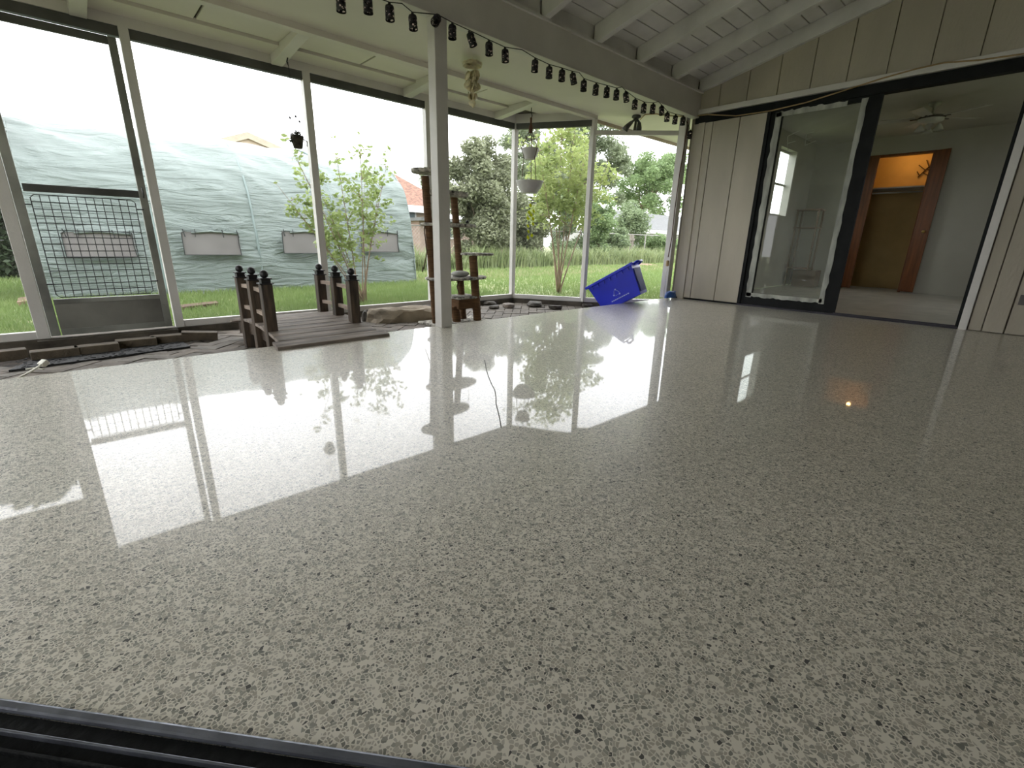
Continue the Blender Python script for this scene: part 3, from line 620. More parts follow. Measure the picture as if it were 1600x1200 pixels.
rc = at(668, 488, 'z', ZP+.03); rock('stone', (rc.x+.05, rc.y+.05, ZP+.03), (.10, .08, .06), M['darkrock'], 'brown stone tucked right of the flat tan rock, behind cat tree', 8)
for px, py, s, lb in ((762, 474, .10, 'dark stone beside the sill right of the cat tree'), (772, 480, .07, 'small dark stone in front of sill right of the cat tree'),
                      (795, 478, .10, 'flat brown stone at the foot of the thin screen post'), (835, 476, .12, 'long flat slate piece below the screen corner'),
                      (868, 480, .08, 'thin flat stone by the slab edge left of the blue bin'), (918, 477, .07, 'small brown stone just left of blue bin')):
    c = at(px, py, 'z', ZP+.02); rock('stone', (c.x, c.y, ZP+.02), (s*1.2, s*.8, s*.28), M['darkrock'] if px != 795 else BR[0], lb, px*.01, random.uniform(-1, 1), 2)
# ================================================================ GARDEN BRIDGE
br = empty('garden_bridge', (1.17, 3.6, ZP), 'small weathered arched garden bridge with ball topped posts at slab edge', 'bridge')
def BK(mb, name, m, **k): return keep(mb.build(name, m, **k), br)
def dz(y): return .085-.16*((y-3.62)/1.0)**2+.0
y = 2.985; k = 0
while y < 4.28:
    y1 = y+.093; ext = .06 if k == 0 else 0
    z0, z1 = dz(y), dz(y1); o = .0 if k else .02
    BK(MB().prism([(.845-ext*.6+random.uniform(-.004, .004), y, z0-.022), (.845-ext*.6, y1, z1-.022), (.845-ext*.6, y1, z1), (.845-ext*.6, y, z0)], (.665+ext*1.4, 0, 0)), 'deck_plank', M['deck'], bevel=.003)
    y += .0985; k += 1
for x in (.90, 1.43):
    n = 10; mbs = MB(); ys = [3.0+1.22*i/n for i in range(n+1)]
    for a, b in zip(ys, ys[1:]):
        za, zb = dz(a)-.022, dz(b)-.022; la, lb_ = (max(ZP, za-.10) if a > 3.16 else max(.003, za-.05)), (max(ZP, zb-.10) if b > 3.16 else max(.003, zb-.05))
        mbs.add([(x-.02, a, la), (x+.02, a, la), (x+.02, a, za), (x-.02, a, za), (x-.02, b, lb_), (x+.02, b, lb_), (x+.02, b, zb), (x-.02, b, zb)], [(0, 1, 2, 3), (7, 6, 5, 4), (0, 4, 5, 1), (1, 5, 6, 2), (2, 6, 7, 3), (3, 7, 4, 0)])
    BK(mbs, 'stringer', M['postwood'])
for x in (.875, 1.452):
    tops = []
    for y_ in (3.31, 3.60, 3.92):
        zt = .352+dz(y_)*.25; w = .034
        zb_ = ZP if y_ > 3.3 else ZP
        pb = BK(MB().box((x-w, y_-w, ZP if y_ > 3.2 else 0.0), (x+w, y_+w, zt)), 'post', M['postwood'], bevel=.004)
        fnl = keep(MB().box((x-w*1.22, y_-w*1.22, zt), (x+w*1.22, y_+w*1.22, zt+.007)).box((x-w*.8, y_-w*.8, zt+.007), (x+w*.8, y_+w*.8, zt+.032)).box((x-w*1.05, y_-w*1.05, zt+.032), (x+w*1.05, y_+w*1.05, zt+.039)).build('post_cap', M['blackmetal']), pb)
        keep(MB().ball((x, y_, zt+.063), .026, 10).build('finial_ball', M['blackmetal'], smooth=True), pb)
    for a, b in ((3.31, 3.60), (3.60, 3.92)):
        for zb_ in (.27, .115):
            pts = [(x, a+(b-a)*t, zb_+dz(a+(b-a)*t)*.6+.0) for t in (0, .25, .5, .75, 1)]
            mbr = MB()
            for p, q in zip(pts, pts[1:]): mbr.bar(p, q, .022, .026)
            BK(mbr, 'rail', M['rail'])
# ================================================================ CAT TREE
YC = 3.88
ctr = empty('cat_tree', (2.75, YC, ZP), 'tall brown sisal cat tree with several round carpeted perches behind white post', 'cat tree')
def TK(mb, name, m, **k): return keep(mb.build(name, m, **k), ctr)
def P(px, py, Y=YC): return at(px, py, 'y', Y)
def post(name, px0, py0, px1, py1, r, Y=YC):
    a, b = P(px0, py0, Y), P(px1, py1, Y); a.z = ZP+.02
    mbp = MB(); n = 40; pts = [a.lerp(b, i/n) for i in range(n+1)]
    mbp.tube(pts, [r*(1+.05*(i % 2)) for i in range(n+1)], 14); return TK(mbp, name, M['sisal'], smooth=True)
post('scratching_post', 681, 505, 664, 275, .034); post('scratching_post', 724, 502, 709, 305, .034, YC+.06)
post('scratching_post', 746, 502, 739, 400, .040, YC-.1); post('scratching_post', 714, 504, 710, 478, .042, YC-.04)
TK(MB().box((2.45, YC-.2, ZP), (3.12, YC+.2, ZP+.022)), 'base_board', M['carpet'], bevel=.005)
def disc(px0, px1, py, th=.03, Y=YC, depth=.15, slots=0):
    a, b = P(px0, py, Y), P(px1, py, Y); c = (a+b)/2; r = (b-a).length/2
    mbd = MB().lathe([(r*.96, -th/2), (r, -th/4), (r, th/4), (r*.96, th/2)], (0, 0, 0), 28)
    mbd.v = [(x, y*min(1, depth/r), z) for x, y, z in mbd.v]
    mbd.v = [(x+c.x, y+c.y, z+c.z) for x, y, z in mbd.v]
    return TK(mbd, 'perch', M['carpet'])
disc(645, 690, 268, .035, YC, .13); disc(668, 728, 303, .04, YC, .14); disc(659, 740, 352, .028, YC, .18)
disc(724, 766, 397, .022, YC-.1, .16); disc(667, 756, 434, .026, YC, .20)
TK(MB().box((2.73, YC-.12, .0), (3.0, YC+.10, .10)), 'cubby_box', M['sisal'], bevel=.01)
TK(MB().box((2.71, YC-.14, .10), (3.0, YC+.12, .125)), 'cubby_lid', M['carpet'], bevel=.01)
v = P(727, 356); TK(MB().tube([P(730, 310), P(730, 345)], .002, 4), 'toy_string', M['vine'])
TK(MB().ball(tuple(P(730, 347)), .016, 8), 'toy_ball', M['blackmetal'], smooth=True)
vt = [P(664, 282), P(661, 300), P(666, 330), P(663, 360), P(667, 395), P(664, 410), P(660, 425)]
TK(MB().tube(vt, .005, 5), 'frayed_rope', M['vine'], smooth=True)
TK(MB().tube([P(718, 436), P(714, 448), P(717, 458)], .006, 5), 'frayed_rope', M['vine'], smooth=True)
TK(MB().tube([P(676, 440), P(674, 470), P(678, 490)], .005, 5), 'frayed_rope', M['vine'], smooth=True)
a = P(719, 427, YC-.04)
cu = MB().ball((0, 0, 0), .10, 12, (1, .75, .30)).build('cushion', M['cushion'], smooth=True); cu.location = (a.x, a.y, P(719, 434).z+.013+.030)
tag(cu, 'grey oval cushion resting on the lowest big perch of cat tree', 'cushion')
# ================================================================ SCREEN DOOR
sd = empty('screen_door', (.15, 4.78, ZB), 'dirty aluminium screen door with wire guard and solid kick panel', 'door')
def SK(mb, name, m, **k): return keep(mb.build(name, m, **k), sd)
D0, D1, DB, DT = -.234, .505, -.075, 1.985
SK(MB().box((D0, 4.765, DB), (D0+.052, 4.795, DT)), 'stile', M['alu'], bevel=.003)
SK(MB().box((D1-.05, 4.765, DB), (D1, 4.795, DT)), 'stile', M['alu'], bevel=.003)
for z0, z1 in ((DB, DB+.045), (.155, .19), (.925, .975), (DT-.05, DT)):
    SK(MB().box((D0+.06, 4.767, z0), (D1-.05, 4.793, z1)), 'rail', M['aludark'] if z0 > .5 else M['alu'], bevel=.003)
SK(MB().box((D0+.06, 4.775, DB+.045), (D1-.05, 4.785, .155)), 'kick_panel', M['doorpanel'])
SK(MB().add([(D0+.06, 4.78, .19), (D1-.05, 4.78, .19), (D1-.05, 4.78, .925), (D0+.06, 4.78, .925)], [(0, 1, 2, 3)]), 'screen_cloth', M['screen'])
SK(MB().add([(D0+.06, 4.78, .975), (D1-.05, 4.78, .975), (D1-.05, 4.78, DT-.05), (D0+.06, 4.78, DT-.05)], [(0, 1, 2, 3)]), 'screen_cloth', M['screen'])
gd = MB(); g0, g1, gz0, gz1 = D0+.085, D1-.085, .205, .905; yg = 4.755
gd2 = SK(MB().tube([(g0, yg, gz0+.02), (g0+.02, yg, gz0), (g1-.02, yg, gz0), (g1, yg, gz0+.02), (g1, yg, gz1-.02), (g1-.02, yg, gz1), (g0+.02, yg, gz1), (g0, yg, gz1-.02), (g0, yg, gz0+.02)], .0035, 6, False), 'wire_guard', M['wire'])
for k in range(1, 12):
    x = g0+(g1-g0)*k/12; keep(MB().tube([(x, yg, gz0), (x, yg, gz1)], .003, 5).build('wire', M['wire']), gd2)
for k in range(1, 15):
    z = gz0+(gz1-gz0)*k/15; keep(MB().tube([(g0, yg-.003, z), (g1, yg-.003, z)], .003, 5).build('wire', M['wire']), gd2)
for z in (gz0+.09, gz1-.07):
    SK(MB().box((D0+.05, yg-.002, z), (g0, yg+.012, z+.008)), 'guard_clip', M['wire']); SK(MB().box((g1, yg-.002, z), (D1-.04, yg+.012, z+.008)), 'guard_clip', M['wire'])
SK(MB().tube([(D1-.025, 4.76, .93), (D1-.025, 4.735, .94), (D1-.025, 4.735, .99), (D1-.025, 4.76, 1.0)], .006, 6), 'handle', M['aludark'], smooth=True)
struct(MB().box((-.31, 4.70, -.16), (.53, 4.9, ZB-.005)).build('trim_8', M['concrete']), 'threshold under the screen door')
# ================================================================ GREENHOUSE
gh = empty('greenhouse', (2.27, 9.9, -.17), 'long pale green film tunnel greenhouse with four mesh windows', 'greenhouse')
prof = [(8.09, -.17), (8.10, .2), (8.15, .58), (8.26, 1.16), (8.38, 1.42), (8.53, 1.63), (8.83, 1.88), (9.12, 2.04), (9.5, 2.15), (9.9, 2.20)]
prof = prof + [(19.8-y, z) for y, z in prof[-2::-1]]
def arch(t):  # t in 0..1
    n = len(prof)-1; f = t*n; i = min(int(f), n-1); f -= i
    p0, p1, p2, p3 = prof[max(i-1, 0)], prof[i], prof[i+1], prof[min(i+2, n)]
    cr = lambda a, b, c, d: .5*((2*b)+(-a+c)*f+(2*a-5*b+4*c-d)*f*f+(-a+3*b-3*c+d)*f**3)
    return cr(p0[0], p1[0], p2[0], p3[0]), cr(p0[1], p1[1], p2[1], p3[1])
GX0, GX1 = -.33, 4.85; ribs = [GX0, .87, 2.12, 3.40, GX1]
NX, NT = 260, 110; V = []
nrm = []
for i in range(NX+1):
    x = GX0+(GX1-GX0)*i/NX
    for a, b in zip(ribs, ribs[1:]):
        if a <= x <= b: s = math.sin(PI*(x-a)/(b-a)); break
    rise = .0
    for j in range(NT+1):
        t = j/NT; y, z = arch(t)
        y2, z2 = arch(min(1, t+.01)); y1, z1 = arch(max(0, t-.01)); ny, nz_ = -(z2-z1), (y2-y1); L_ = math.hypot(ny, nz_) or 1; ny /= L_; nz_ /= L_
        q = Vector((x*1.0+z*.8, y*.8, z*1.9+x*.75)); q2 = Vector((x*2.1-z*.9, y*2, z*4.5+x*1.9))
        w = min(1, t*14, (1-t)*14)
        rid = 1-abs(noise.noise(q*1.4+Vector((3, 1, 7))))*2.2
        rid2 = 1-abs(noise.noise(q2*1.3))*2.4
        dd_ = -.05*s*(.35+.65*w) + w*(.035*noise.noise(q*1.1)+.020*rid+.011*rid2)
        V.append((x, y+ny*dd_, z+nz_*dd_+.02*(x-2.2)*0))
F_ = [(i*(NT+1)+j, (i+1)*(NT+1)+j, (i+1)*(NT+1)+j+1, i*(NT+1)+j+1) for i in range(NX) for j in range(NT)]
cov = npmesh('cover', np.array(V), np.array(F_), M['cover']); cov.data.polygons.foreach_set('use_smooth', [True]*len(F_)); keep(cov, gh)
for x in (GX0, GX1):
    n = 40; vs = [(x, *arch(i/n)) for i in range(n+1)]
    keep(MB().add(vs, [tuple(range(n+1))]).build('end_panel', M['cover']), gh)
for x in ribs:
    keep(MB().tube([(x, arch(i/40)[0]+(.0 if x in (GX0, GX1) else (-.012 if i < 20 else .012)), arch(i/40)[1]) for i in range(41)],   .014 if x in (GX0, GX1) else .017, 6).build('hoop', M['rib'] if x not in (GX0, GX1) else M['cover'], smooth=True), gh)
for k, (x0, x1) in enumerate(((-.07, .62), (1.15, 1.86), (2.465, 3.17), (3.765, 4.49))):
    z1, z0 = .66+.035*k, .365+.02*k; yw = 8.055
    wp = keep(MB().box((x0, yw, z0), (x1, yw+.006, z1)).build('mesh_window', M['pgwin']), gh)
    bd = MB()
    pts = [(x0, z0), (x1, z0-.005), (x1-.015, (z0+z1)/2), (x1-.01, z1), (x0+.05, z1+.012), (x0, z1-.02), (x0, z0)]
    for (a, b), (c, d) in zip(pts, pts[1:]): bd.bar((a, yw-.005, b), (c, yw-.005, d), .008, .016, (0, 1, 0))
    keep(bd.build('border', M['black2']), wp)
    rl = MB().tube([(x0+.12, yw-.012, z1-.01), ((x0+x1)/2, yw-.02, z1+.012), (x1-.02, yw-.012, z1-.015)], .014, 6).build('rolled_flap', M['cover'], smooth=True); keep(rl, wp)
    for xx in (x0+.02, x0+.16, (x0+x1)/2+.14, x1-.03):
        keep(MB().bar((xx, yw-.03, z1+.035), (xx+random.uniform(-.01, .03), yw-.02, z1-.07), .012, .006).build('tie_strap', M['black2']), wp)
for x in (.87, 2.12, 3.40):
    keep(MB().tube([(x-.03, 8.07, .74), (x+.05, 8.07, .74)], .006, 5).tube([(x, 8.07, .74), (x+.004, 8.075, -.1)], .008, 5).build('frame_tie', M['rib']), gh)
# ================================================================ HOUSES, FENCE
def house_gable(px_l, px_t, px_r, py_b, py_t, Y, name, label, wallm, trim):
    """gable end facing the camera"""
    OV = .12
    r = empty(name, tuple(at((px_l+px_r)/2, 380, 'y', Y)), label, 'house')
    a, t, b = at(px_l, py_b, 'y', Y), at(px_t, py_t, 'y', Y), at(px_r, py_b, 'y', Y); b.z = a.z
    g = Vector((0, 0, 0)); a0 = Vector((a.x+1, Y, -.17)); b0 = Vector((b.x-1, Y, -.17))
    keep(MB().prism([a0, b0, (b.x-.3, Y, a.z+.1), t+Vector((0, 0, .05)), (a.x+.3, Y, a.z+.1)], (0, 7, 0)).build('wall', wallm), r)
    for p, q in ((a, t), (t, b)):
        keep(MB().prism([p+Vector((0, -OV, 0)), q+Vector((0, -OV, 0)), q+Vector((0, -OV, .28)), p+Vector((0, -OV, .28))], (0, .08, 0)).build('rake_board', trim), r)
        keep(MB().prism([p+Vector((0, 0, .14)), q+Vector((0, 0, .14)), q+Vector((0, 0, .28)), p+Vector((0, 0, .28))], (0, 8, 0)).build('roof', M['roofor']), r)
    return r
house_gable(245, 387, 530, 252, 217, 26, 'house', 'cream gabled house whose roof peak shows above the greenhouse', M['stucco'], M['eave'])
# house right of greenhouse
Y = 19
hs = empty('house', tuple(at(660, 380, 'y', Y)), 'cream house with orange brown roof right of the greenhouse, behind cat tree', 'house')
a, b = at(600, 321, 'y', Y), at(700, 331, 'y', Y); g0 = at(560, 425, 'y', Y)
zt = a.z
keep(MB().box((a.x-4, Y, -.17), (b.x-.3, Y+6, zt)).build('wall', M['stucco']), hs)
keep(MB().prism([(a.x-5, Y-.4, zt-.05), (b.x+.2, Y-.4, zt-.05), (b.x-1.4, Y+3, zt+1.7), (a.x-5, Y+3, zt+1.7)], (0, 0, .12)).build('roof', M['roofor']), hs)
keep(MB().box((a.x-5, Y-.46, zt-.22), (b.x+.25, Y-.38, zt+.06)).build('fascia', M['fasciaw']), hs)
wd = keep(MB().box((at(641, 350, 'y', Y).x-.6, Y-.06, .9), (at(650, 350, 'y', Y).x, Y-.01, 2.0)).build('window', M['fasciaw']), hs)
keep(MB().box((at(641, 350, 'y', Y).x-.5, Y-.09, 1.0), (at(650, 350, 'y', Y).x-.1, Y-.05, 1.9)).build('pane', M['winglass']), wd)
# pinkish low wall / house behind shrub
Y = 17
pkw = empty('house', tuple(at(760, 380, 'y', Y)), 'low pinkish block building glimpsed behind tall olive shrub', 'house')
a, b = at(655, 345, 'y', Y), at(850, 350, 'y', Y)
keep(MB().box((a.x, Y, -.17), (b.x, Y+1.3, a.z)).build('wall', M['pinkblock']), pkw)
for px in (700, 790):
    c = at(px, 358, 'y', Y-.02); f = keep(MB().box((c.x-.5, Y-.05, c.z-.4), (c.x+.5, Y-.005, c.z+.35)).build('window', M['fasciaw']), pkw)
    keep(MB().box((c.x-.42, Y-.07, c.z-.32), (c.x+.42, Y-.04, c.z+.27)).build('pane', M['winglass']), f)
keep(MB().box((a.x-.2, Y-.5, a.z), (b.x+.2, Y+1.5, a.z+.12)).build('roof', M['roofgr']), pkw)
# white house far right with grey roof
Y = 17
wh = empty('house', tuple(at(1000, 380, 'y', Y)), 'white house with grey shingle roof beyond the shrubs at right', 'house')
a, b = at(962, 358, 'y', Y), at(1040, 358, 'y', Y); c = at(1035, 340, 'y', Y+2)
keep(MB().box((a.x, Y, -.17), (b.x+9, Y+5, a.z)).build('wall', M['whitewall']), wh)
keep(MB().prism([(a.x-.5, Y-.6, a.z-.05), (b.x+9, Y-.6, a.z-.05), (b.x+9, Y+3.5, a.z+1.25), (a.x-.5, Y+3.5, a.z+1.25)], (0, 0, .12)).build('roof', M['roofgr']), wh)
keep(MB().box((a.x-.5, Y-.66, a.z-.18), (b.x+9, Y-.58, a.z+.05)).build('fascia', M['fasciaw']), wh)
gt = empty('wooden_gate', tuple(at(979, 385, 'y', 13.6)), 'weathered grey wooden gate between bushes at far right', 'gate')
a, b = at(966, 392, 'y', 13.6), at(992, 366, 'y', 13.6)
n = 6
for k in range(n):
    x0 = a.x+(b.x-a.x)*k/n; keep(MB().box((x0, 13.6, -.17), (x0+(b.x-a.x)/n-.03, 13.64, b.z)).build('board', M['gate']), gt)
keep(MB().box((a.x, 13.56, .2), (b.x, 13.6, .3)).box((a.x, 13.56, b.z-.3), (b.x, 13.6, b.z-.2)).build('crosspiece', M['gate']), gt)
# chain link fence
cf = empty('chain_link_fence', (9, 12.9, -.17), 'rusty chain link fence along the back of lawn', 'fence')
x = 6.0
while x < 24: keep(MB().tube([(x, 12.9, -.17), (x, 12.9, 1.05)], .03, 6).build('fence_post', M['mesh']), cf); x += 2.4
keep(MB().tube([(6, 12.9, 1.05), (24, 12.9, 1.05)], .02, 6).build('top_rail', M['mesh']), cf)
mb = MB(); s = .11; z0, z1 = -.15, 1.03; x = 5.5
while x < 13:
    mb.bar((x, 12.9, z0), (x+z1-z0, 12.9, z1), .006, .006); mb.bar((x, 12.91, z1), (x+z1-z0, 12.91, z0), .006, .006); x += s
o = keep(mb.build('wire_mesh', M['mesh']), cf); o['kind'] = 'stuff'
# ================================================================ PLANTS
def leaves(name, centers, n, size, m, parent, spread=None, asp=.5, droop=0):
    """centers: array of (x,y,z,r) clumps"""
    Cn = np.array(centers, float); w = Cn[:, 3]**2; w /= w.sum(); idx = RNG.choice(len(Cn), n, p=w)
    d = RNG.normal(size=(n, 3)); d /= np.linalg.norm(d, axis=1)[:, None]; rr = RNG.random(n)**.45
    Pn = Cn[idx, :3]+d*(Cn[idx, 3]*rr)[:, None]*np.array([1, 1, .85])
    a = RNG.normal(size=(n, 3)); a[:, 2] = a[:, 2]*.5-droop; a /= np.linalg.norm(a, axis=1)[:, None]
    b = np.cross(a, RNG.normal(size=(n, 3))); b /= np.linalg.norm(b, axis=1)[:, None]
    sz = size*RNG.uniform(.6, 1.3, n)[:, None]
    V = np.stack([Pn-a*sz, Pn+b*sz*asp-a*sz*.1, Pn+a*sz, Pn-b*sz*asp-a*sz*.1], 1).reshape(-1, 3)
    o = npmesh(name, V, np.arange(4*n).reshape(-1, 4), m); o['kind'] = 'stuff'; return keep(o, parent)
def crown(c, R, k, r, flat=.8):
    out = []
    for i in range(k):
        d = Vector((random.gauss(0, 1), random.gauss(0, 1), random.gauss(0, 1))).normalized()*random.random()**.4
        out.append((c[0]+d.x*R[0], c[1]+d.y*R[1], c[2]+d.z*R[2], r*random.uniform(.6, 1.25)))
    return out
def tree(name, base, top, cr, R, k, r, n, size, m, label, trunk_r=.12, bark='bark', cat='tree'):
    t = empty(name, base, label, cat); b = Vector(base); c = Vector(cr)
    cl_ = crown(cr, R, k, r)
    keep(MB().tube([b, b.lerp(c, .5)+Vector((.1, 0, 0)), c], [trunk_r, trunk_r*.7, trunk_r*.3], 8).build('trunk', M[bark], smooth=True), t)
    mbb = MB()
    for q in random.sample(cl_, min(len(cl_), 14)):
        s0 = b.lerp(c, random.uniform(.35, .8)); e = Vector(q[:3]); mbb.tube([s0, s0.lerp(e, .5)+Vector((0, 0, -.05)), e], [trunk_r*.35, trunk_r*.2, trunk_r*.06], 5)
    keep(mbb.build('branches', M[bark], smooth=True), t)
    leaves('foliage', cl_, n, size, m, t); return t
def bgtree(px0, px1, py0, py1, Y, name, label, m, k=40, r=None, n=14000, size=.09, cat='tree', base_py=None, tr=.12):
    a, b = at(px0, py1, 'y', Y), at(px1, py0, 'y', Y); cx = (a.x+b.x)/2; zc = (a.z+b.z)/2; rx_ = abs(b.x-a.x)/2*.78; rz_ = abs(b.z-a.z)/2
    r = r or rx_*.32
    return tree(name, (cx, Y, -.17), None, (cx, Y, zc), (rx_-r*.5, rx_*.7, max(.1, rz_-r*.6)), k, r, n, size, m, label, tr, cat=cat)
bgtree(-200, -22, 0, 440, 8.6, 'tree', 'dark leafy tree at far left beside the greenhouse', M['dark'], 60, .38, 26000, .07)
bgtree(-40, 60, 290, 440, 12.2, 'shrub', 'dark shrub left of greenhouse, seen past the door post', M['dark'], 30, .4, 9000, .06, 'shrub')
bgtree(686, 812, 212, 418, 12.0, 'tall_shrub', 'tall olive green shrub just right of white post', M['olive'], 110, .34, 60000, .055, 'shrub', tr=.06)
bgtree(775, 830, 290, 420, 12.4, 'shrub', 'greyish shrub behind the thin screen post, beside tall olive shrub', M['olive'], 40, .34, 15000, .055, 'shrub', tr=.05)
bgtree(752, 992, 188, 350, 28, 'oak_tree', 'large grey green oak beyond the crape myrtle', M['greygreen'], 100, .9, 52000, .12, tr=.3)
bgtree(958, 1075, 228, 350, 29, 'tree', 'bright green spreading tree left of the corner post, far back', M['fresh'], 60, .9, 30000, .13, tr=.25)
bgtree(955, 1015, 308, 412, 14.4, 'small_tree', 'small loose green tree in front of the white house', M['hedge'], 30, .42, 10000, .06, tr=.05)
bgtree(660, 700, 245, 330, 30, 'tree', 'distant tree between greenhouse and cat tree', M['greygreen'], 20, .9, 5000, .13)
for k, (p0, p1, q0, yb, mm, lb) in enumerate(((790, 862, 300, 12.3, 'olive', 'greyish bush behind the crape myrtle stems'), (850, 918, 296, 12.9, 'hedge', 'bright loose bush between two screen posts'), (905, 968, 300, 12.4, 'fresh', 'bright green bush just right of the second screen post'), (940, 985, 352, 13.0, 'hedge', 'low pale bush left of grey gate'), (998, 1056, 362, 13.4, 'fresh', 'green rounded bush at foot of the white house'))):
    bgtree(p0, p1, q0, 412, yb, 'bush', lb, M[mm], 34, .30, 13000, .05, 'bush', tr=.03)
# strap-leaved border
def straps(name, label, X0_, X1_, Y0_, Y1_, n, h, m):
    X = RNG.uniform(X0_, X1_, n); Yv = RNG.uniform(Y0_, Y1_, n); a = RNG.uniform(0, 2*PI, n); hh = h*RNG.uniform(.5, 1.15, n)
    hh = hh*(.55+.75*np.abs(np.sin(X*1.7+np.sin(X*.9)*2)))*(.8+.4*np.abs(np.sin(X*5.3+Yv*3))); dx = np.stack([np.cos(a), np.sin(a), 0*a], 1); sd_ = np.stack([-np.sin(a), np.cos(a), 0*a], 1)*.014
    B = np.stack([X, Yv, np.full(n, -.17)], 1); up_ = np.array([0, 0, 1.])
    p1 = B+up_*hh[:, None]*.6+dx*hh[:, None]*.12; p2 = B+up_*hh[:, None]+dx*hh[:, None]*.45
    V = np.stack([B-sd_, B+sd_, p1+sd_, p1-sd_, p2], 1).reshape(-1, 3); k = np.arange(n)*5
    F1 = np.stack([k, k+1, k+2, k+3], 1); F2 = np.stack([k+3, k+2, k+4, k+4], 1)
    me_v = V; me = bpy.data.meshes.new(name); me.from_pydata(V.tolist(), [], [tuple(f) for f in F1.tolist()]+[tuple(f[:3]) for f in F2.tolist()]); me.materials.append(m)
    o = bpy.data.objects.new(name, me); C.objects.link(o); return tag(o, label, 'plants', kind='stuff')
straps('strap_leaf_border', 'border of long strap leaved plants at the back edge of lawn', 5.8, 16.4, 11.0, 12.0, 8000, .46, M['strap'])
straps('strap_leaf_border', 'strap leaved clumps beyond the corner near white house', 16.6, 24, 11.3, 12.6, 4000, .46, M['strap'])
# crape myrtles
def crape(name, base, tips, label, m, n, size, r0, clr, low):
    t = empty(name, tuple(base), label, 'tree'); cl_ = []
    for tip in tips:
        tip = Vector(tip); b = Vector(base)+Vector((random.uniform(-.04, .04), random.uniform(-.04, .04), 0))
        m1 = b.lerp(tip, .4); m1.x = b.x+(tip.x-b.x)*.30; m1.y = b.y+(tip.y-b.y)*.30
        N_ = 9; pts = []
        for i in range(N_+1):
            f = i/N_; pts.append((1-f)**2*b+2*f*(1-f)*m1+f*f*tip)
        keep(MB().tube(pts, [r0*(1-f/N_*.85) for f in range(N_+1)], 6).build('stem', M['stem'], smooth=True), t)
        mb2 = MB()
        for f in np.linspace(low, .95, 8):
            i = int(f*N_); p = pts[i]
            for s_ in range(2):
                d = Vector((random.gauss(0, 1), random.gauss(0, 1), random.uniform(.2, 1.0))).normalized()*random.uniform(.18, .42)*(1.15-f*.5)*(tip.z+.2)/2.0
                e = p+d; mb2.tube([p, p+d*.5+Vector((0, 0, .03)), e], [r0*.25, r0*.15, r0*.06], 4)
                cl_ += [(e.x, e.y, e.z, clr), (p.x+d.x*.6, p.y+d.y*.6, p.z+d.z*.6, clr*.8)]
        cl_.append((tip.x, tip.y, tip.z, clr*.6))
        keep(mb2.build('twigs', M['stem'], smooth=True), t)
    leaves('foliage', cl_, n, size, m, t, asp=.55); return t
Y1_ = 5.9
b1 = at(567, 474, 'z', -.17)
crape('crape_myrtle', (b1.x, b1.y, -.17), [at(446, 215, 'y', 5.6), at(470, 260, 'y', 6.2), at(520, 212, 'y', 5.9), at(562, 205, 'y', 5.7), at(570, 262, 'y', 6.2), at(500, 300, 'y', 5.7), at(430, 285, 'y', 5.8), at(610, 232, 'y', 6.0), at(592, 300, 'y', 6.1), at(455, 320, 'y', 5.7)],
      'young crape myrtle with sparse bright leaves behind the small bridge', M['crape2'], 2300, .032, .010, .08, .5)
b2 = at(872, 459, 'z', -.17)
crape('crape_myrtle', (b2.x, b2.y, -.17), [at(835, 195, 'y', 5.0), at(852, 185, 'y', 5.6), at(878, 178, 'y', 5.3), at(900, 190, 'y', 5.1), at(925, 215, 'y', 5.4), at(845, 240, 'y', 5.6), at(915, 240, 'y', 4.9), at(948, 262, 'y', 5.1)],
      'taller crape myrtle with yellow green leaves between two screen posts', M['crape'], 5000, .038, .014, .17, .60)
# ================================================================ HANGING THINGS
# string lights with tin lanterns
LP = [(533, 5), (575, 8), (609, 20), (645, 35), (684, 35), (707, 50), (734, 62), (764, 76), (789, 87), (836, 103), (858, 113), (878, 118), (894, 123), (912, 134), (931, 140), (948, 144), (963, 148), (977, 152), (992, 163), (1006, 169), (1020, 170), (1033, 173), (1042, 183), (1055, 187), (1067, 189), (1078, 209)]
YL = 3.012
ORD = ['first', 'second', 'third', 'fourth', 'fifth', 'sixth', 'seventh', 'eighth', 'ninth', 'tenth', 'eleventh', 'twelfth', 'thirteenth', 'fourteenth', 'fifteenth', 'sixteenth', 'seventeenth', 'eighteenth', 'nineteenth', 'twentieth']
l0 = empty('tin_lantern', (0, 0, 0))
lm = MB().lathe([(.024, -.075), (.027, -.07), (.027, -.012), (.023, -.004)], n=14, cap=False).build('body', M['lantern'], l0, smooth=True)
MB().lathe([(.0275, -.078), (.0285, -.076), (.0285, -.071), (.0275, -.069)], n=14, cap=False).build('bottom_rim', M['blackmetal'], l0)
MB().lathe([(.0275, -.014), (.024, 0), (.010, .006), (.008, .016)], n=14).build('cap', M['blackmetal'], l0, smooth=True)
pts = []; tilt = {4: .9, 6: .35, 12: .25, 17: .2, 21: .2}
for i, (px, py) in enumerate(LP):
    p = at(px, py, 'y', YL); off = .036
    if i == 25: p = at(px, py, 'x', XW-.05)
    o = l0 if i == 0 else clone(l0)
    top = Vector((p.x, p.y, min(p.z+off, 2.055) if i not in (4, 25) else p.z+.025)); o.location = top; o.rotation_euler = (0, tilt.get(i, random.uniform(-.05, .05)), random.uniform(0, 3))
    if i < 4: lb = 'black punched tin lantern, %s to left of the white post on string' % ORD[3-i]
    elif i == 4: lb = 'black punched tin lantern tilted against top of the white post'
    elif i == 25: lb = 'last black tin lantern, hanging low on beige wall at the corner'
    else: lb = 'black punched tin lantern, %s to right of the white post on string' % ORD[i-5]
    tag(o, lb, 'lantern', 'tin lanterns on the string along the beam'); pts.append(top+Vector((0, 0, .018)))
cp = [Vector((-.5, YL, 2.07)), Vector((.5, YL, 2.06))]
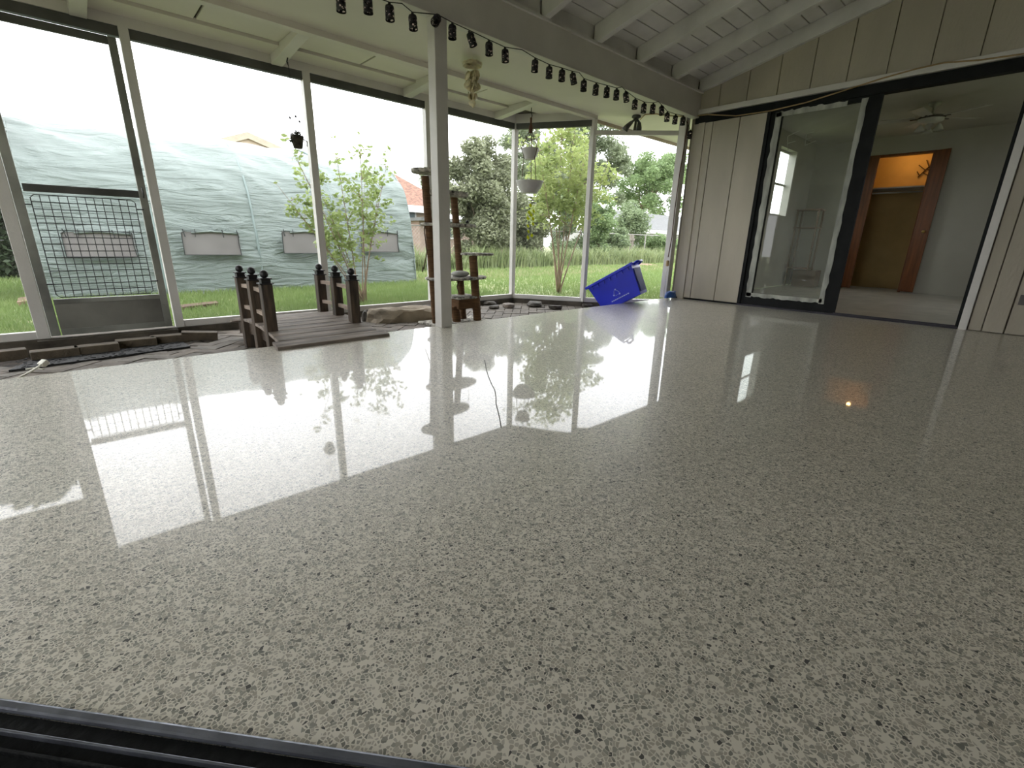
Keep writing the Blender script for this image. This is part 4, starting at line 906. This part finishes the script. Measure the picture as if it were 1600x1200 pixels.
for i, p in enumerate(pts[:-1]):
    cp.append(p); q = pts[i+1]
    if i in (2, 8, 12, 16, 20): cp.append(p.lerp(q, .55)+Vector((0, 0, .022)))
cp.append(pts[-1])
tag(MB().tube(cp, .0032, 5).build('light_cord', M['blackmetal'], smooth=True), 'black cord carrying the tin lanterns along the roof beam', 'cord')
# capiz wind chime
wc = empty('shell_wind_chime', tuple(at(738, 97, 'y', 3.55)), 'cream capiz shell wind chime hanging from the soffit', 'wind chime')
c0 = at(738, 97, 'y', 3.55)
keep(MB().tube([(c0.x, c0.y, 2.115), (c0.x, c0.y, c0.z)], .003, 5).build('hanger', M['shell']), wc)
tpm = MB()
for k in range(12):
    a = 2*PI*k/12; tpm.lathe([(.001, 0), (.022, .002), (.022, .004), (.001, .006)], (c0.x+.065*math.cos(a), c0.y+.065*math.sin(a), c0.z-.012), 8, False)
tpm.lathe([(.025, .012), (.05, .008), (.075, -.008), (.083, -.03), (.078, -.03), (.05, 0)], (c0.x, c0.y, c0.z), 20, False)
keep(tpm.build('scalloped_top', M['shell'], smooth=True), wc)
shell = None
for ring, (rr, cnt) in enumerate(((.015, 3), (.045, 6), (.065, 5))):
    for k in range(cnt):
        a = 2*PI*k/cnt+ring; depth = (5, 4, 2)[ring]
        xx, yy_ = c0.x+rr*math.cos(a)*.8, c0.y+rr*math.sin(a)*.8
        for q in range(depth):
            zz = c0.z-.08-q*.052-random.uniform(0, .02)-(.02 if ring == 2 else 0)
            if shell is None:
                shell = MB().lathe([(.001, -.001), (.026, -.001), (.027, 0), (.026, .001), (.001, .001)], n=12, cap=False).build('shell_disc', M['shell'], smooth=True)
                o = shell
            else:
                o = shell.copy(); C.objects.link(o)
            o.parent = wc; o.location = (xx-c0.x, yy_-c0.y, zz-c0.z); o.rotation_euler = (PI/2+random.uniform(-.3, .3), 0, random.uniform(0, PI))
# dark hanging pot on left
hp = empty('hanging_pot', tuple(at(465, 217, 'y', 4.55)), 'small dark mossy pot hanging before the second screen post', 'planter')
c = at(466, 232, 'y', 4.55); cx, cy, cz = c.x, c.y, c.z
keep(MB().lathe([(.036, 0), (.05, .07), (.056, .095), (.05, .095)], (cx, cy, cz), 14).build('pot', M['darkpot'], smooth=True), hp)
hk = at(450, 95, 'y', 4.55); hk.z = 2.07
keep(MB().tube([hk, hk+Vector((-.01, 0, -.03)), (hk.x, hk.y, hk.z-.06), (hk.x-.005, hk.y, hk.z-.03)], .006, 5).build('hook', M['wire'], smooth=True), hp)
for a in (0, 2.1, 4.2): keep(MB().tube([(hk.x, hk.y, hk.z-.05), (cx+.05*math.cos(a), cy+.05*math.sin(a), cz+.09)], .0015, 4).build('hanging_wire', M['wire']), hp)
leaves('moss', [(cx, cy, cz+.095, .05), (cx-.045, cy, cz+.06, .025)], 500, .010, M['moss'], hp)
tr_ = MB().tube([(cx+.05, cy, cz+.08), (cx+.075, cy-.02, cz+.06), (cx+.07, cy-.02, cz+.02)], .005, 5).build('trailing_stem', M['vine']); keep(tr_, hp)
for k, (px, py) in enumerate(((453, 184), (462, 182), (468, 190))):
    p = at(px, py, 'y', 4.55); keep(MB().ball(tuple(p), .008, 6, (1, .5, 1.4)).build('wire_leaf', M['wire']), hp)
# two tier planter
Yh = 4.32
tp = empty('two_tier_planter', tuple(at(826, 182, 'y', Yh)), 'two pale bowl planters hung one above other on brown cords', 'planter')
t0 = at(830, 180, 'y', Yh); t0.z = 2.15
b1_, b2_ = at(828, 249, 'y', Yh), at(827, 302, 'y', Yh)
keep(MB().tube([t0, (t0.x, t0.y, t0.z-.06), (t0.x+.015, t0.y, t0.z-.10), (t0.x, t0.y, t0.z-.13)], .005, 5).build('hook', M['wire'], smooth=True), tp)
def bowl(c, r, h): keep(MB().lathe([(r*.55, 0), (r*.85, h*.5), (r, h*.95), (r*1.03, h), (r*.97, h), (r*.5, .01)], tuple(c), 20, False).lathe([(.001, .002), (r*.55, .002)], tuple(c), 20, False).build('bowl', M['pot'], smooth=True), tp)
bowl(b1_, .105, .115); bowl(b2_, .165, .135)
kk = Vector((t0.x, t0.y, b1_.z+.33))
keep(MB().tube([(t0.x, t0.y, t0.z-.12), kk], .012, 6).build('cord', M['cord']), tp)
for k in range(3):
    a = 2*PI*k/3+.6; p1 = Vector((b1_.x+.107*math.cos(a), b1_.y+.107*math.sin(a), b1_.z+.11)); p2 = Vector((b2_.x+.168*math.cos(a), b2_.y+.168*math.sin(a), b2_.z+.13)); p1b = Vector((b1_.x+.075*math.cos(a), b1_.y+.075*math.sin(a), b1_.z+.02))
    keep(MB().tube([kk, p1, p1b, p1b.lerp(Vector((b2_.x+.1*math.cos(a), b2_.y+.1*math.sin(a), b2_.z+.14)), 1), (b2_.x, b2_.y, b2_.z)], .0045, 5).build('cord', M['cord']), tp)
keep(MB().lathe([(.02, 0), (.026, -.03), (.02, -.08)], (kk.x, kk.y, kk.z+.03), 8).build('cord_knot', M['cord'], smooth=True), tp)
# yellow butterfly chime
bt = at(829, 318, 'y', Yh)
bc = empty('butterfly_chime', (b2_.x, b2_.y, b2_.z), 'yellow leaf shaped dangler with striped bead under the lower bowl', 'mobile')
keep(MB().tube([(b2_.x, b2_.y, b2_.z), at(829, 372, 'y', Yh)], .0012, 4).build('thread', M['wire']), bc)
for k, (px, py) in enumerate(((830, 308), (832, 312), (833, 316))):
    keep(MB().lathe([(.006+.012*k, 0), (.02+.012*k, -.012)], tuple(at(px, py, 'y', Yh)), 10).build('striped_bead', M['wire']), bc)
for px, py in ((829, 321), (827, 332), (834, 330), (825, 341), (833, 342), (825, 353), (833, 350), (826, 362), (831, 368), (825, 371), (830, 336)):
    p = at(px, py, 'y', Yh-.01); s = .022; a = random.uniform(-.6, .6)
    u = Vector((math.cos(a), -.3, math.sin(a))); w_ = Vector((-math.sin(a)*.5, .2, math.cos(a)))
    keep(MB().prism([p-u*s, p-w_*s*1.2, p+u*s, p+w_*s*1.3], (0, .002, 0)).build('wing', M['yellow']), bc)
# floodlight
fc = Vector((5.24, 3.6, 2.115))
fd = empty('flood_light', tuple(fc), 'dark twin head flood light under the eave near the corner', 'lamp')
keep(MB().lathe([(.05, 0), (.055, -.02), (.03, -.035)], tuple(fc), 14).build('mount_plate', M['aludark'], smooth=True), fd)
for dx, dy in ((-.05, .02), (.04, -.02)):
    keep(MB().tube([fc+Vector((0, 0, -.03)), fc+Vector((dx, dy, -.07))], .014, 8).build('arm', M['aludark']), fd)
    q = fc+Vector((dx, dy, -.07)); keep(MB().tube([q, q+Vector((dx*.5, dy+.03, -.05)), q+Vector((dx*.8, dy+.05, -.09))], [.02, .032, .042], 12).build('lamp_head', M['aludark'], smooth=True), fd)
q = fc+Vector((.0, 0, -.03)); keep(MB().tube([q, q+Vector((0, .01, -.13)), q+Vector((0, .02, -.16))], [.012, .018, .036], 12).build('lamp_head', M['fandark'], smooth=True), fd)
tag(MB().tube([at(1000, 187, 'z', 2.10), at(1008, 179, 'z', 2.108), at(1025, 178, 'z', 2.108), at(1045, 181, 'z', 2.10), at(1075, 182, 'x', XW-.06)], .006, 6).build('conduit', M['tancord'], smooth=True), 'bent tan conduit from the flood light to wall corner', 'conduit')
# cords on the wall
X_ = XW-.056
cpts = [at(1078, 182, 'x', X_), at(1105, 179, 'x', X_), at(1150, 181, 'x', X_), at(1205, 173, 'x', X_), at(1260, 160, 'x', X_), at(1320, 141, 'x', X_), at(1380, 122, 'x', X_), at(1430, 108, 'x', X_), at(1475, 98, 'x', X_), at(1530, 94, 'x', X_), at(1600, 84, 'x', X_), (X_, -.6, 2.15)]
tag(MB().tube(cpts, .006, 6).build('wall_cable', M['tancord'], smooth=True), 'thin tan cable strung across top of the sliding door', 'cable')
X2_ = 5.60
tag(MB().tube([(X2_, 3.135, 2.06), at(1074, 200, 'y', 3.13), at(1062, 270, 'y', 3.13), at(1054, 330, 'y', 3.13), at(1050, 370, 'y', 3.13), at(1044, 402, 'y', 3.13)], .006, 6).build('drop_cord', M['cord'], smooth=True), 'brown cord hanging down corner post to a yellow socket', 'cord')
pe = at(1043, 412, 'y', 3.12); eo = empty('cord_socket', tuple(pe), 'yellowish plug end hanging on the corner post', 'plug')
MB().lathe([(.012, .04), (.018, .03), (.02, -.02), (.014, -.03)], n=10).build('socket_body', M['tancord'], eo, smooth=True)
tag(MB().tube([pe+Vector((0, 0, -.03)), at(1039, 440, 'y', 3.12), (at(1037, 463, 'y', 3.12).x, 3.12, .004)], .004, 6).build('white_cord', M['whitecord'], smooth=True), 'white cord running from the yellow plug down to the floor', 'cord')
# blue tape bundle at corner
bb = rock('blue_cloth', (5.50, 3.03, .05), (.10, .055, .04), M['bluebag'], 'crumpled dark blue cloth at foot of the corner', 3.3); bb['category'] = 'cloth'
# ================================================================ RECYCLING BIN
fc0 = at(961, 453, 'y', 3.22)
bn = empty('recycling_bin', tuple(fc0), 'bright blue recycling bin tipped against the slab edge in corner', 'bin')
az = -math.radians(70)
u = Vector((math.cos(az), math.sin(az), 0)); nrm_ = Vector((-math.sin(az), math.cos(az), 0)); nrm_ = nrm_ if nrm_.dot(Vector((fc0.x, fc0.y, 0))) > 0 else -nrm_   # away from the camera
th = math.radians(31)
ex = u*math.cos(th)+Vector((0, 0, 1))*math.sin(th); ez = -u*math.sin(th)+Vector((0, 0, 1))*math.cos(th)
bn.matrix_world = Matrix(((ex.x, nrm_.x, ez.x, fc0.x), (ex.y, nrm_.y, ez.y, fc0.y), (ex.z, nrm_.z, ez.z, fc0.z), (0, 0, 0, 1)))
LT, LB_, HB, DT_, DB_ = .285, .235, .175, .40, .34
def fr(l, z, d0, d1): return [(-l, d0, z), (l, d0, z), (l, d1, z), (-l, d1, z)]
def shellbox(t):
    top = fr(LT-t, HB, t, DT_-t); bot = fr(LB_-t, -HB+t, .03+t, .03+DB_-t); return top, bot
to, bo = shellbox(0); ti, bi = shellbox(.008)
mbn = MB().add(to+bo+ti+bi, [(0, 1, 5, 4), (2, 3, 7, 6), (3, 0, 4, 7), (4, 5, 6, 7), (8, 12, 13, 9), (10, 14, 15, 11), (11, 15, 12, 8), (9, 13, 14, 10), (12, 15, 14, 13), (0, 8, 9, 1), (1, 9, 10, 2), (2, 10, 11, 3), (3, 11, 8, 0), (1, 2, 6, 5)])
o = mbn.build('body', M['blue'], bn, bevel=.006)
MB().prism([(LT-.012+.006, .05, HB-.05), (LT-.012+.006, DT_-.05, HB-.05), (LB_+.012, DB_-.02, -HB+.03), (LB_+.012, .07, -HB+.03)], (.006, 0, 0)).build('end_face', M['bluepale'], bn)
rim = MB(); e = .018
for a, b in (((-LT-e, -e, HB), (LT+e, -e, HB)), ((LT+e, -e, HB), (LT+e, DT_+e, HB)), ((LT+e, DT_+e, HB), (-LT-e, DT_+e, HB)), ((-LT-e, DT_+e, HB), (-LT-e, -e, HB))): rim.bar(a, b, .014, .03)
rim.build('rim', M['blue'], bn, bevel=.004)
for k in range(7):
    x = -LT+.05+k*(2*LT-.1)/6; MB().box((x-.008, -.016, HB-.05), (x+.008, .002, HB)).build('rib', M['blue'], bn)
hd = MB().tube([(LT+.01, .06, HB-.01), (LT+.06, .06, HB), (LT+.06, .30, HB), (LT+.01, .30, HB-.01)], .014, 8).build('handle', M['blue'], bn, smooth=True)
# recycling emblem: three chasing arrows, and a line of small print below it
em = MB(); Rm = .036; cx0, cz0 = -.005, -.035
def yy_at(z): return -.004+(.03)*(HB-z)/(2*HB)
for k in range(3):
    a0, a1 = 2*PI*k/3+PI/2+.35, 2*PI*(k+1)/3+PI/2-.25
    p0 = Vector((cx0+Rm*math.cos(a0), 0, cz0+Rm*math.sin(a0))); p1 = Vector((cx0+Rm*math.cos(a1), 0, cz0+Rm*math.sin(a1)))
    p0.y = yy_at(p0.z)-.003; p1.y = yy_at(p1.z)-.003; em.bar(p0, p1, .002, .013, (0, 1, 0))
    d = (p1-p0).normalized(); s_ = Vector((-d.z, 0, d.x)); em.prism([p1+s_*.014, p1-s_*.014, p1+d*.018], (0, -.002, 0))
em.build('recycling_emblem', M['print'], bn)
ln = MB(); x = -.10
while x < .13:
    w = random.uniform(.012, .022); z = -.105; ln.box((x, yy_at(z)-.004, z-.006), (x+w, yy_at(z)-.001, z+.006)); x += w+.006
ln.build('print_line', M['print'], bn)
# ================================================================ FOREGROUND DOOR TRACK
A = Vector((-.204, .886, 0)); B = Vector((.215, .400, 0)); d = (B-A).normalized(); nn = Vector((-d.y, d.x, 0)); nn = nn if nn.dot(Vector((0, 0, 0))-A) > 0 else -nn
tk = empty('door_track', tuple(A), 'dark metal sliding door track at the bottom left corner of floor', 'door track')
A2, B2 = A-d*.8, B+d*.5
def strip(o0, o1, z0, z1, name, m, bev=.002):
    p = [A2+nn*o0, B2+nn*o0, B2+nn*o1, A2+nn*o1]; return keep(MB().prism([q+Vector((0, 0, z0)) for q in p], (0, 0, z1-z0)).build(name, m, bevel=bev), tk)
strip(0, .016, .0005, .010, 'edge_lip', M['track'], .004)
strip(.016, .20, .0005, .003, 'track_bed', M['trackblack'])
for o in (.040, .062, .088, .12): strip(o, o+.004, .003, .012, 'rib', M['track'] if o < .05 else M['trackblack'], .001)
